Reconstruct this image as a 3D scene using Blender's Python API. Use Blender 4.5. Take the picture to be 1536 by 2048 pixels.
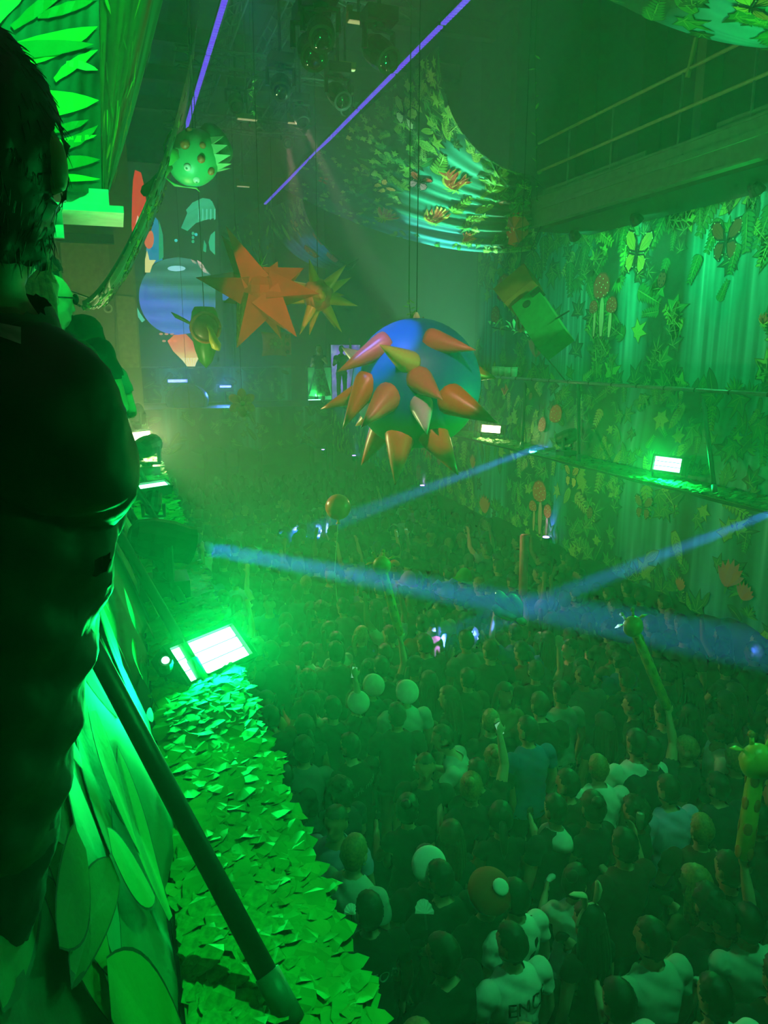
import bpy, bmesh, math, random
import numpy as np
from mathutils import Vector, Matrix, Euler

for _o in list(bpy.data.objects):
    bpy.data.objects.remove(_o)
SC = bpy.context.scene
COL = SC.collection
RNG = random.Random(7)
PI = math.pi

# ---------------------------------------------------------------- camera, world, exposure
FPX, CX, CY = 1480.0, 768.0, 1024.0           # focal length in pixels of the 1536 x 2048 frame
PITCH, YAW = math.radians(12.163), math.radians(19.361)
CAMP = Vector((0.0, 0.0, 5.1))
cam_data = bpy.data.cameras.new('camera')
cam_data.sensor_fit = 'VERTICAL'
cam_data.sensor_height = 36.0
cam_data.lens = FPX / 2048.0 * 36.0
cam_data.clip_start = 0.02
cam_data.clip_end = 200
cam = bpy.data.objects.new('camera', cam_data)
COL.objects.link(cam)
cam.location = CAMP
cam.rotation_euler = Euler((PI / 2 - PITCH, 0, -YAW), 'XYZ')
SC.camera = cam

world = bpy.data.worlds.new('world')
SC.world = world
world.use_nodes = True
world.node_tree.nodes['Background'].inputs[0].default_value = (0.0, 0.0, 0.0, 1)
world.node_tree.nodes['Background'].inputs[1].default_value = 0.0

SC.view_settings.view_transform = 'Standard'
SC.view_settings.look = 'None'
SC.view_settings.gamma = 1.0
SC.view_settings.use_curve_mapping = False
SC.view_settings.exposure = 0.0
cy = SC.cycles
cy.adaptive_threshold = 0.08
cy.adaptive_min_samples = 12
cy.max_bounces = 3
cy.diffuse_bounces = 1
cy.glossy_bounces = 2
cy.transmission_bounces = 2
cy.volume_bounces = 0
cy.transparent_max_bounces = 6
cy.caustics_reflective = False
cy.caustics_refractive = False
cy.sample_clamp_indirect = 4.0

# hall measures (metres); x across the hall, y along it, z up
LEDGE_Z = 3.57
RAIL_Z = 4.65
LX0, LX1 = 0.03, 0.42        # the ledge on this side, back and front edge
RX0, RX1 = 6.42, 5.95        # the ledge across the hall
YN, YF = -3.0, 21.6          # near and far end of both ledges
MURAL_X = 8.6

# ---------------------------------------------------------------- rays through the photograph (for measuring places)
def ray(u, v):
    x, y, z = u - CX, CY - v, FPX
    f = z * math.cos(PITCH) + y * math.sin(PITCH)
    up = y * math.cos(PITCH) - z * math.sin(PITCH)
    return Vector((x * math.cos(YAW) + f * math.sin(YAW), -x * math.sin(YAW) + f * math.cos(YAW), up)) / FPX
def at_x(u, v, X): d = ray(u, v); return CAMP + d * (X / d.x)
def at_y(u, v, Y): d = ray(u, v); return CAMP + d * (Y / d.y)
def at_z(u, v, Z): d = ray(u, v); return CAMP + d * ((Z - CAMP.z) / d.z)
def at_d(u, v, D): return CAMP + ray(u, v) * D
def proj(p):
    d = Vector(p) - CAMP
    X = d.x * math.cos(YAW) - d.y * math.sin(YAW)
    f = d.x * math.sin(YAW) + d.y * math.cos(YAW)
    z = f * math.cos(PITCH) - d.z * math.sin(PITCH)
    y = d.z * math.cos(PITCH) + f * math.sin(PITCH)
    if z < 0.05:
        return None
    return CX + FPX * X / z, CY - FPX * y / z, z

# ---------------------------------------------------------------- materials
def lin(c):
    if isinstance(c, str):
        c = c.lstrip('#')
        c = [int(c[i:i + 2], 16) / 255 for i in (0, 2, 4)]
    return tuple((x / 12.92 if x <= 0.04045 else ((x + 0.055) / 1.055) ** 2.4) for x in c[:3])
MATS = {}
def mat(name, col, rough=0.6, metal=0.0, var=0.18, scale=9.0, bump=0.0, emit=None, strength=0.0, coat=0.0, sub=0.0):
    if name in MATS:
        return MATS[name]
    m = bpy.data.materials.new(name)
    m.use_nodes = True
    nt = m.node_tree
    b = nt.nodes['Principled BSDF']
    c = lin(col)
    b.inputs['Roughness'].default_value = rough
    b.inputs['Metallic'].default_value = metal
    b.inputs['Coat Weight'].default_value = coat
    tc = nt.nodes.new('ShaderNodeTexCoord')
    no = nt.nodes.new('ShaderNodeTexNoise')
    no.inputs['Scale'].default_value = scale
    no.inputs['Detail'].default_value = 3
    nt.links.new(tc.outputs['Object'], no.inputs['Vector'])
    ra = nt.nodes.new('ShaderNodeValToRGB')
    ra.color_ramp.elements[0].position = 0.3
    ra.color_ramp.elements[1].position = 0.7
    ra.color_ramp.elements[0].color = (*[x * (1 - var) for x in c], 1)
    ra.color_ramp.elements[1].color = (*[min(1, x * (1 + var)) for x in c], 1)
    nt.links.new(no.outputs['Fac'], ra.inputs['Fac'])
    nt.links.new(ra.outputs['Color'], b.inputs['Base Color'])
    if bump:
        bp = nt.nodes.new('ShaderNodeBump')
        bp.inputs['Strength'].default_value = bump
        bp.inputs['Distance'].default_value = 0.02
        nt.links.new(no.outputs['Fac'], bp.inputs['Height'])
        nt.links.new(bp.outputs['Normal'], b.inputs['Normal'])
    if emit is not None:
        b.inputs['Emission Color'].default_value = (*lin(emit), 1)
        b.inputs['Emission Strength'].default_value = strength
    MATS[name] = m
    return m
def print_mat(name, rough=0.55, emit=0.0, sheen=0.0):
    """Fabric or screen whose printed colours are stored on the mesh as the attribute 'print'."""
    if name in MATS:
        return MATS[name]
    m = bpy.data.materials.new(name)
    m.use_nodes = True
    nt = m.node_tree
    b = nt.nodes['Principled BSDF']
    at = nt.nodes.new('ShaderNodeAttribute')
    at.attribute_name = 'print'
    nt.links.new(at.outputs['Color'], b.inputs['Base Color'])
    b.inputs['Roughness'].default_value = rough
    if emit:
        nt.links.new(at.outputs['Color'], b.inputs['Emission Color'])
        b.inputs['Emission Strength'].default_value = emit
    else:
        tc = nt.nodes.new('ShaderNodeTexCoord')
        no = nt.nodes.new('ShaderNodeTexNoise')
        no.inputs['Scale'].default_value = 60
        bp = nt.nodes.new('ShaderNodeBump')
        bp.inputs['Strength'].default_value = 0.15
        bp.inputs['Distance'].default_value = 0.004
        nt.links.new(tc.outputs['Object'], no.inputs['Vector'])
        nt.links.new(no.outputs['Fac'], bp.inputs['Height'])
        nt.links.new(bp.outputs['Normal'], b.inputs['Normal'])
    MATS[name] = m
    return m

# ---------------------------------------------------------------- objects
ORG = {}
def tag(o, label=None, cat=None, group=None, kind=None):
    if label: o['label'] = label
    if cat: o['category'] = cat
    if group: o['group'] = group
    if kind: o['kind'] = kind
    return o
def thing(name, label, cat, loc=(0, 0, 0), group=None, kind=None):
    o = bpy.data.objects.new(name, None)
    o.empty_display_size = 0.1
    COL.objects.link(o)
    o.location = loc
    ORG[o.name] = Vector(loc)
    return tag(o, label, cat, group, kind)
def link(name, me, m=None, parent=None, org=None):
    o = bpy.data.objects.new(name, me)
    COL.objects.link(o)
    if m is not None:
        if isinstance(m, (list, tuple)):
            for k in m: me.materials.append(k)
        else:
            me.materials.append(m)
    if parent is not None:
        o.parent = parent
        ORG[o.name] = ORG.get(parent.name, Vector())
    else:
        ORG[o.name] = Vector(org) if org is not None else Vector()
        o.location = ORG[o.name]
    return o
def copy_tree(src, parent=None):
    c = src.copy()
    COL.objects.link(c)
    c.parent = parent
    for ch in src.children:
        copy_tree(ch, c)
    return c

def frame_of(d):
    d = Vector(d).normalized()
    a = Vector((0, 0, 1)) if abs(d.z) < 0.95 else Vector((1, 0, 0))
    x = d.cross(a).normalized()
    return x, d.cross(x).normalized(), d

class MB:
    """Collects shapes in world coordinates; build() links them as one mesh object under its thing."""
    def __init__(self): self.v, self.f, self.c, self.mi = [], [], [], []
    def add(self, vs, fs, col=None, mi=0):
        n = len(self.v)
        self.v += [tuple(p) for p in vs]
        self.f += [tuple(i + n for i in f) for f in fs]
        self.mi += [mi] * len(fs)
        self.c += [col or (1, 1, 1)] * len(vs)
        return self
    def box(self, c, s, rot=None, col=None, taper=1.0, mi=0):
        c = Vector(c); h = [k / 2 for k in s]
        vs = []
        for z in (-1, 1):
            t = taper if z > 0 else 1.0
            for x, y in ((-1, -1), (1, -1), (1, 1), (-1, 1)):
                p = Vector((x * h[0] * t, y * h[1] * t, z * h[2]))
                vs.append(c + (rot @ p if rot is not None else p))
        return self.add(vs, [(3, 2, 1, 0), (4, 5, 6, 7), (0, 1, 5, 4), (1, 2, 6, 5), (2, 3, 7, 6), (3, 0, 4, 7)], col, mi)
    def tube(self, pts, r, n=8, caps=True, col=None, flat=1.0, mi=0):
        pts = [Vector(p) for p in pts]
        rs = r if isinstance(r, (list, tuple)) else [r] * len(pts)
        vs, fs = [], []
        x0 = None
        for i, p in enumerate(pts):
            d = pts[min(i + 1, len(pts) - 1)] - pts[max(i - 1, 0)]
            if d.length < 1e-9: d = Vector((0, 0, 1))
            x, y, _ = frame_of(d)
            if x0 is not None:
                x = (x0 - d.normalized() * x0.dot(d.normalized()))
                if x.length < 1e-6: x = frame_of(d)[0]
                x.normalize(); y = d.normalized().cross(x)
            x0 = x
            for k in range(n):
                a = 2 * PI * k / n
                vs.append(p + x * (rs[i] * math.cos(a)) + y * (rs[i] * flat * math.sin(a)))
        for i in range(len(pts) - 1):
            for k in range(n):
                a, b = i * n + k, i * n + (k + 1) % n
                fs.append((a, b, b + n, a + n))
        if caps:
            fs.append(tuple(range(n - 1, -1, -1)))
            m = (len(pts) - 1) * n
            fs.append(tuple(range(m, m + n)))
        return self.add(vs, fs, col, mi)
    def lathe(self, base, axis, prof, n=16, col=None, squash=1.0, mi=0, xdir=None):
        """prof: (radius, distance along axis)"""
        x, y, d = frame_of(axis)
        if xdir is not None:
            x = (Vector(xdir) - d * d.dot(Vector(xdir))).normalized(); y = d.cross(x)
        base = Vector(base); vs, fs = [], []
        for r, t in prof:
            for k in range(n):
                a = 2 * PI * k / n
                vs.append(base + d * t + x * (r * math.cos(a)) + y * (r * squash * math.sin(a)))
        for i in range(len(prof) - 1):
            for k in range(n):
                a, b = i * n + k, i * n + (k + 1) % n
                fs.append((a, b, b + n, a + n))
        fs.append(tuple(range(n - 1, -1, -1)))
        m = (len(prof) - 1) * n
        fs.append(tuple(range(m, m + n)))
        return self.add(vs, fs, col, mi)
    def ball(self, c, r, nu=14, nv=9, rot=None, col=None, fn=None, mi=0):
        r = (r, r, r) if not hasattr(r, '__len__') else r
        c = Vector(c); vs, fs = [], []
        for j in range(nv + 1):
            th = PI * j / nv
            for k in range(nu):
                ph = 2 * PI * k / nu
                p = Vector((math.sin(th) * math.cos(ph), math.sin(th) * math.sin(ph), math.cos(th)))
                s = fn(p) if fn else 1.0
                p = Vector((p.x * r[0], p.y * r[1], p.z * r[2])) * s
                vs.append(c + (rot @ p if rot is not None else p))
        for j in range(nv):
            for k in range(nu):
                a, b = j * nu + k, j * nu + (k + 1) % nu
                fs.append((a, a + nu, b + nu, b))
        return self.add(vs, fs, col, mi)
    def grid(self, S, nu, nv, colf=None, mi=0):
        vs, fs, cs = [], [], []
        for j in range(nv + 1):
            for i in range(nu + 1):
                u, v = i / nu, j / nv
                vs.append(S(u, v))
                cs.append(colf(u, v) if colf else (1, 1, 1))
        for j in range(nv):
            for i in range(nu):
                a = j * (nu + 1) + i
                fs.append((a, a + 1, a + nu + 2, a + nu + 1))
        n = len(self.v)
        self.add(vs, fs, mi=mi)
        self.c[n:] = cs
        return self
    def mesh(self, name, org=(0, 0, 0), smooth=False, colours=False):
        me = bpy.data.meshes.new(name)
        o = Vector(org)
        me.from_pydata([(p[0] - o.x, p[1] - o.y, p[2] - o.z) for p in self.v], [], self.f)
        if any(self.mi):
            me.polygons.foreach_set('material_index', self.mi)
        if smooth:
            me.polygons.foreach_set('use_smooth', [True] * len(me.polygons))
        if colours:
            a = me.color_attributes.new('print', 'FLOAT_COLOR', 'POINT')
            a.data.foreach_set('color', [k for c in self.c for k in (*c, 1.0)])
        me.update()
        return me
    def build(self, name, m, parent=None, smooth=False, colours=False, org=None, thick=0.0):
        if parent is not None: o_ = ORG.get(parent.name, Vector())
        else: o_ = Vector(org) if org is not None else Vector()
        ob = link(name, self.mesh(name, o_, smooth, colours), m, parent, o_ if parent is None else None)
        if thick:
            md = ob.modifiers.new('thickness', 'SOLIDIFY')
            md.thickness = thick; md.offset = -1
        return ob

def area_lamp(parent, name, loc, direction, sx, sy, power, col, spread=PI):
    ld = bpy.data.lights.new(name, 'AREA')
    ld.shape = 'RECTANGLE'; ld.size = sx; ld.size_y = sy
    ld.energy = power; ld.color = col; ld.spread = spread
    o = bpy.data.objects.new(name, ld)
    COL.objects.link(o)
    o.rotation_euler = Vector(direction).to_track_quat('-Z', 'Y').to_euler()
    o.location = Vector(loc) - (ORG.get(parent.name, Vector()) if parent else Vector())
    o.parent = parent
    return o
def spot_lamp(parent, name, loc, direction, power, col, angle, blend=0.3, size=0.03):
    ld = bpy.data.lights.new(name, 'SPOT')
    ld.energy = power; ld.color = col; ld.spot_size = math.radians(angle); ld.spot_blend = blend
    ld.shadow_soft_size = size
    o = bpy.data.objects.new(name, ld)
    COL.objects.link(o)
    o.rotation_euler = Vector(direction).to_track_quat('-Z', 'Y').to_euler()
    o.location = Vector(loc) - (ORG.get(parent.name, Vector()) if parent else Vector())
    o.parent = parent
    return o
GREEN = (0.0, 1.0, 0.12)
WARM = (0.80, 0.88, 0.36)
BLUE = (0.06, 0.16, 1.0)
VIOLET = (0.34, 0.10, 1.0)
# ================================================================ the hall
M_CONC = mat('dark concrete', '#20242a', 0.8, var=0.3, scale=2, bump=0.2)
M_DARK = mat('black painted steel', '#131618', 0.5, var=0.25)
M_STEEL = mat('galvanised steel', '#8b9094', 0.35, 0.7)
M_BLACK = mat('black cloth', '#07090a', 0.9, var=0.3)
M_WALL = mat('grey plaster', '#4a4f4c', 0.85, var=0.15, scale=1.5)
M_BEIGE = mat('sand coloured plaster', '#8a8562', 0.85, var=0.12, scale=1.2)
M_CEIL = mat('dark ceiling paint', '#161b1f', 0.9, var=0.35, scale=0.8)

def struct(name, mb, m, label=None):
    o = mb.build(name, m)
    o['kind'] = 'structure'
    if label: o['label'] = label
    return o
struct('floor', MB().box((3, 14, -0.05), (20, 48, 0.1)), M_CONC)
struct('ceiling', MB().box((3, 14, 12.6), (20, 48, 0.2)), M_CEIL)
struct('wall_left', MB().box((-3.05, 14, 6.25), (0.1, 48, 12.5)), M_WALL)
struct('wall_right', MB().box((9.15, 14, 6.25), (0.1, 48, 12.5)), M_WALL)
struct('wall_far', MB().box((3, 34, 6.25), (12.2, 0.1, 12.5)), M_WALL)
struct('wall_near', MB().box((3, -5, 6.25), (12.2, 0.1, 12.5)), M_WALL)
struct('floor_balcony_left', MB().box((-1.55, 8.3, 3.42), (2.9, 24.6, 0.2)), M_CONC)
struct('floor_balcony_right', MB().box((7.8, 9.3, 3.42), (2.6, 25, 0.2)), M_CONC)
# wall block at the end of this side's balcony
wb = struct('wall_balcony_end', MB().box((-1.22, 20.3, 6.25), (3.5, 0.5, 12.5)), M_BEIGE)
p0, p1 = at_y(231, 592, 20), at_y(279, 735, 20)
MB().box(((p0.x + p1.x) / 2, 20.01, (p0.z + p1.z) / 2), (p1.x - p0.x, 0.05, p0.z - p1.z)).build('wall_panel', mat('pale wall board', '#a09a6e', 0.8), wb)
p0, p1 = at_y(120, 485, 20), at_y(225, 600, 20)
MB().box(((p0.x + p1.x) / 2, 20.01, (p0.z + p1.z) / 2), (p1.x - p0.x, 0.05, p0.z - p1.z)).build('wall_panel', MATS['pale wall board'], wb)
p0, p1 = at_y(110, 470, 19.9), at_y(228, 482, 19.9)
MB().box(((p0.x + p1.x) / 2, 19.95, (p0.z + p1.z) / 2), (p1.x - p0.x, 0.2, 0.2)).build('lintel', M_DARK, wb)
mb = MB(); a, b = at_y(230, 600, 19.98), at_y(233, 735, 19.98)
mb.tube([a, b], 0.025, 6); mb.tube([a, a + Vector((-0.1, 0, 0.1)), a + Vector((-0.3, 0, 0.12))], 0.025, 6)
for t in (0.2, 0.5, 0.8): mb.box(a.lerp(b, t), (0.09, 0.06, 0.04))
mb.build('conduit', mat('grey conduit', '#777860', 0.5), wb)
c = at_y(216, 617, 19.97); mb = MB()
mb.tube([c + Vector((0.085 * math.cos(k * PI / 8), 0, 0.085 * math.sin(k * PI / 8))) for k in range(17)], 0.028, 6)
mb.build('wall_ring', mat('white pipe collar', '#c4c4a4', 0.5), wb)

# columns and recess behind the catwalk
for (u0, u1, X, m) in ((1395, 1412, 8.9, M_BEIGE), (1250, 1290, 8.8, M_WALL), (1040, 1165, 8.85, M_DARK), (970, 1030, 8.85, mat('brown steel column', '#3a3630', 0.7))):
    pa, pb = at_x(u0, 300, X), at_x(u1, 300, X)
    y0, y1 = sorted((pa.y, pb.y))
    o = MB().box((X + 0.1, (y0 + y1) / 2, 8.6), (0.5, y1 - y0, 7.8)).build('column_wall', m)
    tag(o, kind='structure')
# ================================================================ printed fabric: motifs laid on cloth surfaces
def vnoise(x, y=0.0, seed=0):
    def h(i, j):
        n = math.sin(i * 127.1 + j * 311.7 + seed * 74.7) * 43758.5453
        return n - math.floor(n)
    i, j = math.floor(x), math.floor(y)
    fx, fy = x - i, y - j
    fx, fy = fx * fx * (3 - 2 * fx), fy * fy * (3 - 2 * fy)
    return (h(i, j) * (1 - fx) + h(i + 1, j) * fx) * (1 - fy) + (h(i, j + 1) * (1 - fx) + h(i + 1, j + 1) * fx) * fy
def mixc(a, b, t):
    t = max(0.0, min(1.0, t))
    return tuple(a[k] * (1 - t) + b[k] * t for k in range(3))
C = {k: lin(v) for k, v in dict(
    dark='#04281c', moss='#0b4a2a', leaf='#2f8f3c', lime='#9acb4a', pale='#c9dc74', deep='#125c34', teal='#1f8f86', aqua='#5ccfc0',
    foam='#b9efe4', blue='#2d79c8', sky='#79aef0', red='#e23324', scarlet='#f0503a', orange='#f08a3c', yellow='#f2d25a', cream='#f0e2b4', pink='#ee7fa0',
    rose='#e2506e', black='#080a08', brown='#6b3a22', white='#f4f4ea', violet='#8a6ad8', rust='#a63a20', gold='#d9a53a').items()}

def pol(pairs, sx=1.0, sy=1.0):
    return [(r * sx * math.cos(math.radians(a)), r * sy * math.sin(math.radians(a))) for a, r in pairs]
def ell(cx, cy, rx, ry, n=12, rot=0.0):
    return [(cx + rx * math.cos(t) * math.cos(rot) - ry * math.sin(t) * math.sin(rot), cy + rx * math.cos(t) * math.sin(rot) + ry * math.sin(t) * math.cos(rot)) for t in [2 * PI * k / n for k in range(n)]]
def blade(x0, y0, x1, y1, w, n=4, bend=0.0):
    dx, dy = x1 - x0, y1 - y0
    L = math.hypot(dx, dy) or 1e-6
    px, py = -dy / L, dx / L
    L1, L2 = [], []
    for k in range(n + 1):
        t = k / n
        ww = w * math.sin(PI * min(1, 0.12 + t * 0.88)) ** 0.8 if k < n else 0
        o = bend * L * math.sin(PI * t)
        x, y = x0 + dx * t + px * o, y0 + dy * t + py * o
        L1.append((x + px * ww, y + py * ww)); L2.append((x - px * ww, y - py * ww))
    return L1 + L2[::-1][1:]
def scale2(p, s): return [(x * s, y * s) for x, y in p]

IVY = [(90, 1.0), (66, .46), (38, .88), (8, .44), (-28, .74), (-62, .36), (-90, .5), (-118, .36), (-152, .74), (172, .44), (142, .88), (114, .46)]
def m_ivy(col=None):
    col = col or RNG.choice([C['leaf'], C['lime'], C['deep'], C['leaf'], C['moss']])
    p = pol([(a + RNG.uniform(-5, 5), r * RNG.uniform(.88, 1.1)) for a, r in IVY])
    out = [(scale2(p, 1.14), mixc(col, C['black'], .75), 0), (p, col, 1)]
    hi = mixc(col, C['pale'], .5)
    for a, r in ((90, .8), (38, .62), (142, .62), (-28, .5), (208, .5)):
        out.append((blade(0, -.2, r * math.cos(math.radians(a)), r * math.sin(math.radians(a)), .03, 2), hi, 2))
    return out
def m_fern(col=None, n=8):
    col = col or RNG.choice([C['lime'], C['leaf'], C['leaf'], C['pale']])
    dk = mixc(col, C['black'], .72)
    out = []
    b = RNG.uniform(-.25, .25)
    for k in range(n):
        t = k / n
        x, y = b * t * t * 1.2, -1 + 2 * t
        l = .62 * (1 - t * .55)
        for s in (-1, 1):
            e = (x + s * l * .82, y + l * .55)
            out.append((blade(x, y, e[0] + s * .05, e[1], .16 * (1 - .4 * t), 3), dk, 0))
            out.append((blade(x, y, *e, .115 * (1 - .4 * t), 3), mixc(col, C['deep'], RNG.uniform(0, .35)), 1))
    out.append((blade(0, -1, b, 1.05, .035, 3), mixc(col, C['pale'], .4), 2))
    return out
def m_palm(col=None, n=9, a0=15, a1=165):
    col = col or C['leaf']
    out = []
    for k in range(n):
        a = math.radians(a0 + (a1 - a0) * k / (n - 1)); r = RNG.uniform(.8, 1.1)
        e = (r * math.cos(a), r * math.sin(a))
        out.append((blade(0, 0, e[0] * 1.05, e[1] * 1.05, .12, 4, RNG.uniform(-.1, .1)), mixc(col, C['black'], .7), 0))
        out.append((blade(0, 0, *e, .085, 4), mixc(col, RNG.choice([C['lime'], C['deep']]), RNG.uniform(0, .5)), 1))
    return out
def m_big(col=None):
    col = col or RNG.choice([C['leaf'], C['lime'], C['deep']])
    p = blade(0, -1, 0, 1, .42, 8)
    out = [(scale2(p, 1.08), mixc(col, C['black'], .7), 0), (p, col, 1)]
    for k in range(7):
        t = -.75 + k * .22
        for s in (-1, 1):
            out.append((blade(0, t, s * .36 * math.cos(t), t + .26, .022, 2), mixc(col, C['deep'], .7), 2))
    out.append((blade(0, -1, 0, .95, .03, 2), mixc(col, C['pale'], .5), 2))
    return out
def m_butterfly(col=None, col2=None):
    col = col or C['orange']; col2 = col2 or C['yellow']
    up = [(.05, .05), (.12, .55), (.45, .95), (.85, 1.0), (1.0, .75), (.85, .35), (.5, .08)]
    lo = [(.05, .0), (.5, .05), (.72, -.2), (.66, -.6), (.36, -.85), (.14, -.6)]
    out = []
    for s in (-1, 1):
        for w, c in ((up, col), (lo, col2)):
            out.append(([(s * x, y) for x, y in w], C['black'], 0))
            cx = sum(x for x, _ in w) / len(w); cyy = sum(y for _, y in w) / len(w)
            inn = [(s * (cx + (x - cx) * .8), cyy + (y - cyy) * .8) for x, y in w]
            out.append((inn, c, 1))
            for k in range(1, len(w) - 1):
                out.append((blade(0, 0, s * w[k][0] * .95, w[k][1] * .95, .022, 1), C['black'], 2))
            for k in range(2, len(w)):
                out.append((ell(s * w[k][0] * .9, w[k][1] * .9, .035, .035, 6), C['cream'], 2))
    out.append((blade(0, -.55, 0, .5, .06, 3), C['black'], 3))
    return out
def cap(cx, cy, s, rot=0.0, col=None):
    col = col or C['red']
    prof = [(90, 1.0), (60, .98), (30, .92), (0, .86), (-25, .82), (-50, .66), (-90, .58), (-130, .66), (-155, .82), (180, .86), (150, .92), (120, .98)]
    p = [(x * s * math.cos(rot) - y * s * math.sin(rot) + cx, x * s * math.sin(rot) + y * s * math.cos(rot) + cy) for x, y in pol(prof)]
    out = [([(cx + (x - cx) * 1.1, cy + (y - cy) * 1.1) for x, y in p], mixc(col, C['black'], .6), 1), (p, col, 2)]
    for k in range(13):
        a, r = k * 2.4, .24 * math.sqrt(k)
        x, y = r * math.cos(a) * s, r * math.sin(a) * s
        out.append((ell(cx + x * .95, cy + y * .95 + .1 * s, .055 * s, .055 * s, 6), C['cream'], 3))
    return out
def m_mushroom():
    out = []
    for x0, y0, x1, y1, w in ((0, -1.2, .05, .4, .16), (-.55, -1.25, -.6, -.3, .11), (.5, -1.2, .5, -.2, .09)):
        out.append((blade(x0, y0 - .1, x1, y1 + .3, w * 1.25, 3), C['brown'], 0))
        out.append((blade(x0, y0, x1, y1 + .3, w, 3), mixc(C['cream'], C['orange'], .45), 1))
    out += cap(.12, .72, .62, -.2) + cap(-.62, -.05, .4, .1) + cap(.62, -.05, .33, -.1)
    return out
def m_strawberry(): return cap(0, 0, 1.0)
def m_ladybird():
    out = [(ell(0, .0, .72, .95, 14), C['black'], 0), (ell(0, 0, .64, .86, 14), C['rust'], 1), (ell(0, .9, .34, .26, 8), C['black'], 1)]
    for x, y in ((-.3, .35), (.3, .35), (-.36, -.15), (.36, -.15), (-.2, -.55), (.2, -.55)):
        out.append((ell(x, y, .12, .13, 7), C['black'], 2))
    out.append((blade(0, .85, 0, -.85, .03, 1), C['black'], 2))
    return out
def m_flame():
    out = []
    for k in range(8):
        a = math.radians(30 + 17 * k); r = RNG.uniform(.85, 1.15)
        e = (r * math.cos(a), r * math.sin(a))
        b = RNG.uniform(-.18, .18)
        out.append((blade(0, -.25, e[0] * 1.03, e[1] * 1.03, .16, 6, b), C['yellow'], 1 if k % 2 else 0))
        out.append((blade(0, -.12, *e, .115, 6, b), mixc(C['red'], C['scarlet'], RNG.random()), 2 if k % 2 else 1))
    for k in range(5):
        a = math.radians(-150 + 30 * k)
        out.append((blade(0, -.2, .6 * math.cos(a), -.2 + .5 * math.sin(a), .05, 3, .2), C['lime'], 1))
    return out
def m_bloom(col=None, n=7):
    col = col or C['pink']
    out = []
    for k in range(n):
        a = math.radians(20 + 140 * k / (n - 1))
        out.append((blade(0, -.5, math.cos(a) * .9, math.sin(a) * .95, .2, 4), mixc(col, C['scarlet'], (k % 3) * .35), 1 + (k % 2)))
    out.append((blade(0, -.9, 0, -.3, .08, 2), C['leaf'], 0))
    return out

class Cloth:
    """A cloth surface tabulated over u, v in 0..1, with flat printed motifs on its face."""
    def __init__(self, S=None, flip=False, nu=160, nv=32, P=None):
        if P is None:
            P = np.array([[tuple(S(i / nu, j / nv)) for i in range(nu + 1)] for j in range(nv + 1)])
        self.P, self.nu, self.nv = P, P.shape[1] - 1, P.shape[0] - 1
        self.su = np.gradient(P, axis=1) * self.nu
        self.sv = np.gradient(P, axis=0) * self.nv
        n = np.cross(self.su, self.sv)
        n /= np.maximum(np.linalg.norm(n, axis=2, keepdims=True), 1e-9)
        self.N = -n if flip else n
        self._t = None
    def ij(self, u, v):
        x, y = np.clip(u, 0, 1) * self.nu, np.clip(v, 0, 1) * self.nv
        i, j = np.minimum(x.astype(int), self.nu - 1), np.minimum(y.astype(int), self.nv - 1)
        return i, j, (x - i)[:, None], (y - j)[:, None]
    def at(self, u, v, off=0.0):
        i, j, fx, fy = self.ij(np.asarray(u, float), np.asarray(v, float))
        def bi(T): return (T[j, i] * (1 - fx) + T[j, i + 1] * fx) * (1 - fy) + (T[j + 1, i] * (1 - fx) + T[j + 1, i + 1] * fx) * fy
        return bi(self.P) + bi(self.N) * off
    def uv_of(self, px, py):
        if self._t is None:
            Q = self.P.reshape(-1, 3) - np.array(CAMP)
            X = Q[:, 0] * math.cos(YAW) - Q[:, 1] * math.sin(YAW)
            f = Q[:, 0] * math.sin(YAW) + Q[:, 1] * math.cos(YAW)
            z = f * math.cos(PITCH) - Q[:, 2] * math.sin(PITCH)
            y = Q[:, 2] * math.cos(PITCH) + f * math.sin(PITCH)
            ok = z > .1
            zz = np.where(ok, z, 1)
            self._t = (np.where(ok, CX + FPX * X / zz, 1e9), np.where(ok, CY - FPX * y / zz, 1e9), zz)
        k = int(np.argmin((self._t[0] - px) ** 2 + (self._t[1] - py) ** 2))
        return (k % (self.nu + 1)) / self.nu, (k // (self.nu + 1)) / self.nv, float(self._t[2][k])
    def sheet(self, colf):
        mb = MB()
        nu, nv = self.nu, self.nv
        mb.v = [tuple(p) for p in self.P.reshape(-1, 3)]
        mb.c = [colf(i / nu, j / nv) for j in range(nv + 1) for i in range(nu + 1)]
        mb.f = [(j * (nu + 1) + i, j * (nu + 1) + i + 1, (j + 1) * (nu + 1) + i + 1, (j + 1) * (nu + 1) + i) for j in range(nv) for i in range(nu)]
        mb.mi = [0] * len(mb.f)
        return mb
    def lay(self, mb, motif, u, v, size, rot=0.0, off=0.008, mirror=False):
        """size in metres (half extent); rot in degrees from the cloth's v direction"""
        i, j = min(int(u * self.nu), self.nu), min(int(v * self.nv), self.nv)
        lu, lv = max(np.linalg.norm(self.su[j, i]), 1e-3), max(np.linalg.norm(self.sv[j, i]), 1e-3)
        cr, sr = math.cos(math.radians(rot)), math.sin(math.radians(rot))
        for pts, col, layer in motif:
            a = np.array(pts) * size
            if mirror: a[:, 0] *= -1
            a = np.vstack([a, a.mean(axis=0)])
            uu = u + (a[:, 0] * cr - a[:, 1] * sr) / lu
            vv = v + (a[:, 0] * sr + a[:, 1] * cr) / lv
            vs = self.at(uu, vv, off + .0025 * layer)
            m = len(vs) - 1
            mb.add(vs, [(k, (k + 1) % m, m) for k in range(m)], col)
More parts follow.
